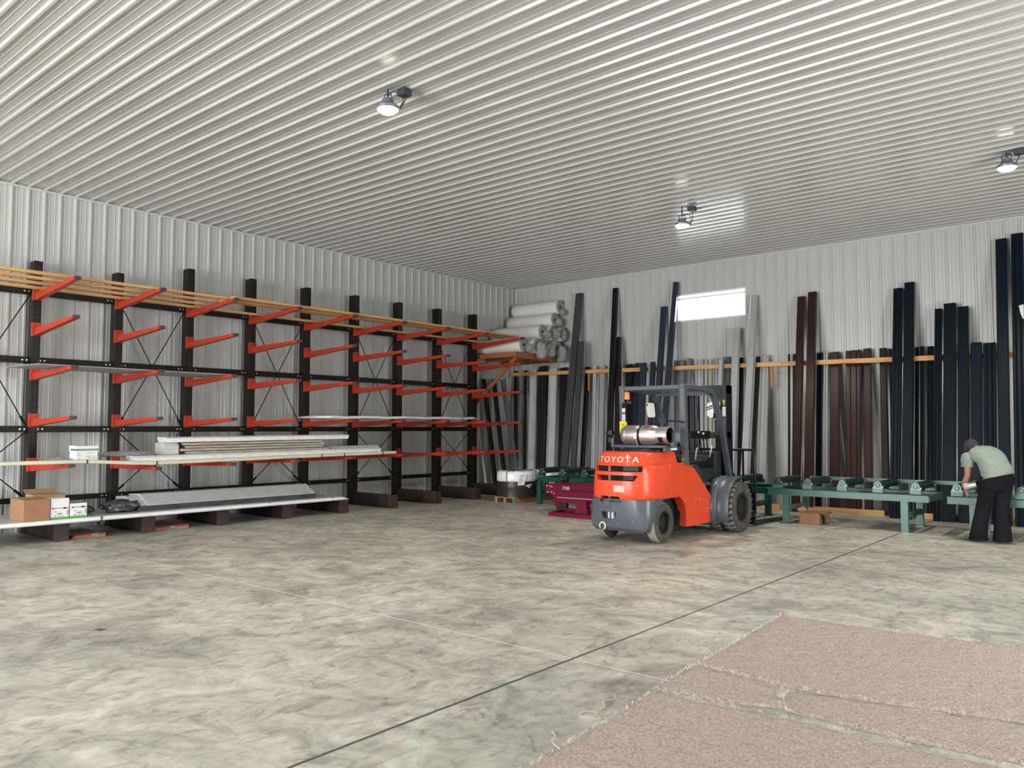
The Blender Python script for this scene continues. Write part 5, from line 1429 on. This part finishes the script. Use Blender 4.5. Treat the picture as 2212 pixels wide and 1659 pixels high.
# ------------------------------------------------------------------ person
PO = Vector((-1.93, 12.52, 0))
PS = thing('person', 'person bending over the roller table in sage green t-shirt, dark trousers and knit cap', 'person', PO)
def skin(verts, edges, radii, sub=2):
    me = bpy.data.meshes.new('skin'); me.from_pydata(verts, edges, [])
    o = bpy.data.objects.new('skin', me); COL.objects.link(o)
    md = o.modifiers.new('k', 'SKIN'); md.use_smooth_shade = True; md.branch_smoothing = .6
    for i, v in enumerate(me.skin_vertices[0].data):
        r = radii[i]; v.radius = r if isinstance(r, tuple) else (r, r); v.use_root = (i == 0)
    ss = o.modifiers.new('s', 'SUBSURF'); ss.levels = sub; ss.render_levels = sub
    dg = bpy.context.evaluated_depsgraph_get(); dg.update()
    m2 = bpy.data.meshes.new_from_object(o.evaluated_get(dg))
    vs = [tuple(v.co) for v in m2.vertices]; fs = [tuple(p.vertices) for p in m2.polygons]
    bpy.data.objects.remove(o)
    return vs, fs
V = Vector
S = [V((.075, -.02, .90)), V((.05, .0, 1.02)), V((.0, .045, 1.13)), V((-.075, .09, 1.19)), V((-.145, .125, 1.205)), V((-.195, .155, 1.225)), V((-.228, .175, 1.258))]
Wd = V((.72, .69, 0)).normalized()
shL = S[4] - Wd * .155 + V((-.02, 0, -.02)); shR = S[4] + Wd * .155 + V((0, 0, -.02))
elL = V((-.285, .03, .905)); wrL = V((-.365, .13, .745)); elR = V((.0, .33, .95)); wrR = V((-.115, .20, .835))
hiL = S[0] - Wd * .095 + V((0, 0, -.04)); hiR = S[0] + Wd * .095 + V((0, 0, -.04))
knL = V((-.115, .04, .47)); knR = V((.105, .05, .47)); anL = V((-.175, .0, .085)); anR = V((.105, .03, .085))
toL = anL + V((-.15, .06, -.045)); toR = anR + V((-.06, .14, -.045))
vv = [S[0], S[1], S[2], S[3], S[4], S[5], S[6], shL, shL.lerp(elL, .5), elL, elL.lerp(wrL, .5), wrL, shR, shR.lerp(elR, .5), elR, wrR, hiL, hiL.lerp(knL, .5), knL, knL.lerp(anL, .4), anL, toL, hiR, hiR.lerp(knR, .5), knR, knR.lerp(anR, .4), anR, toR]
ee = [(0, 1), (1, 2), (2, 3), (3, 4), (4, 5), (5, 6), (4, 7), (7, 8), (8, 9), (9, 10), (10, 11), (4, 12), (12, 13), (13, 14), (14, 15), (0, 16), (16, 17), (17, 18), (18, 19), (19, 20), (20, 21), (0, 22), (22, 23), (23, 24), (24, 25), (25, 26), (26, 27)]
rr_ = [.125, .11, .115, .115, .10, .06, .055, .062, .052, .043, .044, .030, .062, .050, .042, .029, .085, .075, .058, .055, .040, .032, .085, .075, .058, .055, .040, .032]
vs, fs = skin([tuple(p) for p in vv], ee, rr_)
body = MB().add(vs, fs, 'skin')
# head with face
U = V((-.45, .34, .82)).normalized(); F = V((-.62, .46, -.53)); F = (F - U * F.dot(U)).normalized(); Rt = F.cross(U).normalized()
HC = S[6] + U * .040 + F * .03
bm = bmesh.new(); bmesh.ops.create_icosphere(bm, subdivisions=4, radius=1)
hv = []; hi_ = {}
for i, v in enumerate(bm.verts):
    hi_[v] = i; c = v.co
    x, f, u = c.x * .074, c.y * .094, c.z * .115
    if u < 0: x *= 1 + u * 2.2; f *= 1 + u * .8
    if f > 0:
        f += .022 * math.exp(-((x / .012) ** 2)) * math.exp(-(((u + .012) / .022) ** 2))     # nose
        f -= .010 * (math.exp(-(((x - .03) / .014) ** 2)) + math.exp(-(((x + .03) / .014) ** 2))) * math.exp(-(((u - .012) / .012) ** 2))   # eye sockets
        f += .006 * math.exp(-((x / .022) ** 2)) * math.exp(-(((u + .052) / .008) ** 2))     # lips
        f += .010 * math.exp(-((x / .02) ** 2)) * math.exp(-(((u + .098) / .016) ** 2))      # chin
    hv.append(tuple(HC + Rt * x + F * f + U * u))
body.add(hv, [tuple(hi_[v] for v in f.verts) for f in bm.faces], 'skin'); bm.free()
for sx in (-1, 1):
    body.add(*(lambda m_: (m_.v, m_.f))(crumple(*(HC + Rt * sx * .076 - F * .005 - U * .005), .014, .022, .032, 3, .1, 2)), 'skin')
    e0 = HC + Rt * sx * .030 + F * .082 + U * .012
    body.add(*(lambda m_: (m_.v, m_.f))(crumple(*e0, .011, .011, .011, 1, 0, 2)), 'ink')
lp = HC + F * .091 - U * .052
body.bar(lp - Rt * .02, lp + Rt * .02, .005, .004, 'redlab', U)
# hands: palm plus five bent fingers
def hand(mb, wr, d, nrm, s=1.0, curl=.55, thumb=1):
    d = d.normalized(); nrm = (nrm - d * nrm.dot(d)).normalized(); sd = d.cross(nrm).normalized()
    rings = []
    for t, w_, h_ in ((-.01, .024, .020), (.02, .030, .018), (.06, .040, .015), (.085, .040, .012), (.095, .032, .008)):
        c = wr + d * t
        rings.append([c + sd * w_ * math.cos(a) + nrm * h_ * math.sin(a) for a in [2 * PI * k / 10 for k in range(10)]])
    mb.loft(rings, 'skin')
    for k, (off, L_) in enumerate(((-.030, .068), (-.010, .078), (.010, .073), (.030, .058))):
        p = wr + d * .088 + sd * off; pts = [p - d * .02, p]; dd = d.copy()
        for j in range(3):
            dd = (Matrix.Rotation(curl * (.7 + .3 * j), 3, sd) @ dd).normalized()
            p = p + dd * L_ * (.45, .32, .23)[j]; pts.append(p)
        mb.tube(pts, [.0095, .0095, .009, .008, .0055], 'skin', 8)
    p = wr + d * .025 + sd * thumb * -.028
    dd = (d * .7 - sd * thumb * .7 + nrm * -.25).normalized(); pts = [p - dd * .01, p + dd * .025]
    d2 = (d * .95 - sd * thumb * .2 - nrm * .3).normalized(); pts.append(pts[-1] + d2 * .032); pts.append(pts[-1] + (d2 - nrm * .3).normalized() * .024)
    mb.tube(pts, [.012, .012, .010, .007], 'skin', 8)
TC = V((-.262, .075, .762)); TA = V((.955, -.10, .28)).normalized()
hand(body, wrL, V((.45, .25, -.86)), V((-.8, -.5, -.3)), 1, .45, 1)
hand(body, wrR, V((-.75, -.35, -.55)), V((.2, .5, .7)), 1, .6, -1)
bo = obj('body', body, None, PS, smooth=True)
# t-shirt: torso and sleeves
def ell(c, d, w, a, b, n=20, k=0.0, seed=0):
    d = d.normalized(); w = (w - d * w.dot(d)).normalized(); t = d.cross(w)
    out = []
    for i in range(n):
        g = 2 * PI * i / n
        q = 1 + k * noise.noise(V((math.cos(g) * 1.7, math.sin(g) * 1.7, seed * 1.3)))
        out.append(tuple(c + w * a * math.copysign(abs(math.cos(g)) ** .85, math.cos(g)) * q + t * b * math.copysign(abs(math.sin(g)) ** .85, math.sin(g)) * q))
    return out
def dirs(P_, i):
    return P_[min(i + 1, len(P_) - 1)] - P_[max(i - 1, 0)]
T_ = [V((.078, -.03, .905)), V((.078, -.022, .945)), S[1] + V((.005, -.005, .0)), V((.025, .02, 1.085)), S[2] + V((0, 0, .012)), V((-.04, .068, 1.172)), S[3] + V((-.01, 0, .01)), S[4] + V((-.005, 0, .008)), V((-.178, .145, 1.222)), V((-.198, .157, 1.232))]
A_ = [.208, .206, .204, .196, .203, .212, .220, .210, .160, .085]
B_ = [.158, .153, .143, .135, .134, .130, .124, .110, .092, .072]
rings = []
for i in range(len(T_)):
    rings.append(ell(T_[i], dirs(T_, i) if i > 1 else V((-.26, .02, 1)), Wd, A_[i], B_[i], 28, .07, i * .8))
mb = MB().loft(rings, None, False)
sht = obj('t_shirt', mb, 'shirt', PS, smooth=True, subsurf=1)
sm = sht.modifiers.new('t', 'SOLIDIFY'); sm.thickness = .006
for shd, el, nm in ((shL, elL, 0), (shR, elR, 1)):
    ctr = S[4] + (shd - S[4]) * .25 + V((0, 0, .01))
    P_ = [ctr, shd + (el - shd) * .02 + V((.012, 0, .022)), shd + (el - shd) * .25, shd + (el - shd) * .50, shd + (el - shd) * .58]
    rings = [ell(P_[i], dirs(P_, i), V((0, 0, 1)) if i < 1 else Wd, (.118, .108, .090, .080, .083)[i], (.118, .104, .087, .078, .080)[i], 18, .09, i + nm) for i in range(5)]
    sl = obj('sleeve', MB().loft(rings, None, False), 'shirt', PS, smooth=True, subsurf=1)
    sm = sl.modifiers.new('t', 'SOLIDIFY'); sm.thickness = .005
# trousers: hips loft plus two legs in one mesh
tr_ = MB()
rings = []
for c, a, b in ((V((.075, -.02, .975)), .19, .135), (V((.075, -.02, .88)), .210, .150), (V((.06, -.01, .80)), .215, .150), (V((.045, -.005, .74)), .205, .140), (V((.03, 0, .69)), .16, .10)):
    rings.append(ell(c, V((0, 0, 1)), V((.86, .5, 0)), a, b, 28, .03, c.z))
tr_.loft(rings)
for hp, kn, an, w1, sd in ((hiL, knL, anL, .104, -1), (hiR, knR, anR, .100, 1)):
    P_ = [hp + V((0, 0, .04)), hp.lerp(kn, .3), hp.lerp(kn, .65), kn, kn.lerp(an, .35), kn.lerp(an, .7), an + V((sd * -.0, 0, -.01)), an + V((0, 0, -.055))]
    rad = [.112, .112, .100, .092, .094, .102, .112, .118]
    rings = [ell(P_[i], V((0, 0, 1)), V((1, .3, 0)), rad[i], rad[i] * .92, 22, .07, i * .7 + sd * 3) for i in range(len(P_))]
    tr_.loft(rings)
obj('trousers', tr_, 'pants', PS, smooth=True)
for an, to, nm in ((anL, toL, 0), (anR, toR, 1)):
    d = (to - an); d.z = 0; d.normalize()
    P_ = [an - d * .07 + V((0, 0, -.045)), an - d * .03 + V((0, 0, -.035)), an + d * .05 + V((0, 0, -.04)), an + d * .13 + V((0, 0, -.052)), an + d * .19 + V((0, 0, -.062))]
    rings = [ell(P_[i], d, V((0, 0, 1)), (.030, .046, .043, .030, .018)[i], (.030, .043, .047, .048, .03)[i], 14) for i in range(5)]
    mb = MB().loft(rings)
    mb.v = [(x, y, max(.004, z)) for x, y, z in mb.v]
    obj('shoe', mb, 'shoe', PS, smooth=True)
# knit cap and hair
mb = MB(); rings = []
for t in range(9):
    g = R(-16 + t * 13.2); u = .118 * math.sin(g) * 1.12 - .006; k = math.cos(g)
    ring = []
    for i in range(24):
        a = 2 * PI * i / 24
        q = 1 + .03 * noise.noise(V((math.cos(a) * 2, math.sin(a) * 2, t * .7)))
        ring.append(tuple(HC + Rt * .096 * k * math.cos(a) * q + F * (.116 * k * math.sin(a) * q - .012 + (.02 * (t / 8) * -1)) + U * (u + (-.03 if math.sin(a) < -.3 and t < 2 else 0))))
    rings.append(ring)
mb.loft(rings)
obj('knit_cap', mb, 'beanie', PS, smooth=True)
mb = MB(); rings = []
for t in range(4):
    u = -.058 + t * .03
    rings.append([tuple(HC + Rt * .079 * math.cos(a) + F * (.098 * math.sin(a)) + U * u) for a in [R(185 + 170 * i / 11) for i in range(12)]])
n = 12
for r_ in range(3):
    for i in range(n - 1):
        pass
vs = [p for r_ in rings for p in r_]
mb.add(vs, [(r_ * n + i, r_ * n + i + 1, (r_ + 1) * n + i + 1, (r_ + 1) * n + i) for r_ in range(3) for i in range(n - 1)])
obj('hair', mb, 'hair', PS, smooth=True)
obj('drawstring', MB().tube([(.262, .02, .905), (.275, .0, .87), (.27, -.005, .84)], .003, None, 5), 'ink', PS)
# polished cylinder tool in the hands
tl = thing('metal_cylinder_tool', 'polished steel cylinder with dark end held in the hands of the person', 'tool', PO)
a0 = TC - TA * .085; b0 = TC + TA * .085
obj('cylinder', MB().lathe(a0, TA, [(0, 0), (0, .040), (.006, .054), (.012, .056), (.155, .056), (.170, .052), (.170, 0)], None, 28), 'chrome', tl, smooth='auto')
obj('end_cap', MB().lathe(b0, TA, [(0, .045), (.012, .045), (.022, .020), (.05, .018), (.05, 0)], None, 16), 'slot', tl, smooth='auto')
obj('handle', MB().tube([b0 + TA * .045, b0 + TA * .075 + V((0, 0, -.01)), b0 + TA * .10 + V((0, .01, -.02))], .012, None, 8), 'slot', tl, smooth=True)
obj('nozzle', MB().cyl(b0 + TA * .03 + V((.0, 0, -.05)), b0 + TA * .065 + V((0, 0, -.055)), .010, None, 8), 'mirror', tl)
# ------------------------------------------------------------------ light, world, camera
def area(name, loc, rot, sx, sy, power, color):
    l = bpy.data.lights.new(name, 'AREA'); l.shape = 'RECTANGLE'; l.size = sx; l.size_y = sy; l.energy = power; l.color = color
    o = bpy.data.objects.new(name, l); COL.objects.link(o); o.location = loc; o.rotation_euler = rot
    return o
def portal(name, loc, rot, sx, sy):
    o = area(name, loc, rot, sx, sy, 1.0, (1, 1, 1)); o.data.cycles.is_portal = True
portal('front_door_opening', ((DX0 + DX1) / 2, YF - .05, DZ / 2), (R(90), 0, 0), DX1 - DX0, DZ)
portal('side_door_opening', (XR + .05, (RY0 + RY1) / 2, RZ / 2), (R(90), 0, R(90)), RY1 - RY0, RZ)
portal('window_opening', ((WX0 + WX1) / 2, YB + .10, (WZ0 + WZ1) / 2), (R(-90), 0, 0), WX1 - WX0, WZ1 - WZ0)
for i, (x, y, z) in enumerate(LAMPS):
    l = bpy.data.lights.new('lamp_light', 'SPOT'); l.energy = 300; l.spot_size = R(150); l.spot_blend = .6; l.shadow_soft_size = .12; l.color = (1, .94, .82)
    o = bpy.data.objects.new('lamp_light', l); COL.objects.link(o); o.location = (x, y, z - .10)
w = bpy.data.worlds.new('sky'); scene.world = w; w.use_nodes = True
nt = w.node_tree; bg = nt.nodes['Background']
tc = nt.nodes.new('ShaderNodeTexCoord')
sep = nt.nodes.new('ShaderNodeSeparateXYZ'); nt.links.new(tc.outputs['Generated'], sep.inputs[0])
nt.links.new(ramp(nt, sep.outputs[2], [(0.0, (.86, .86, .85)), (.25, (.97, .975, .97))]), bg.inputs[0])
bg.inputs[1].default_value = 18.5

cam = bpy.data.cameras.new('camera'); cam.sensor_fit = 'HORIZONTAL'; cam.sensor_width = 36; cam.lens = 36 * 1700 / 2212
cam.clip_start = .05; cam.clip_end = 200
co = bpy.data.objects.new('camera', cam); COL.objects.link(co)
co.location = (0, 0, 1.555)
co.rotation_euler = (PI / 2 + math.atan(96.5 / 1700), 0, R(39.97))
scene.camera = co
scene.view_settings.view_transform = 'Standard'
scene.view_settings.look = 'None'
scene.view_settings.exposure = 0.2
scene.cycles.use_denoising = True
scene.cycles.max_bounces = 8
scene.cycles.diffuse_bounces = 5
scene.cycles.caustics_reflective = False
scene.cycles.caustics_refractive = False
scene.cycles.sample_clamp_indirect = 6
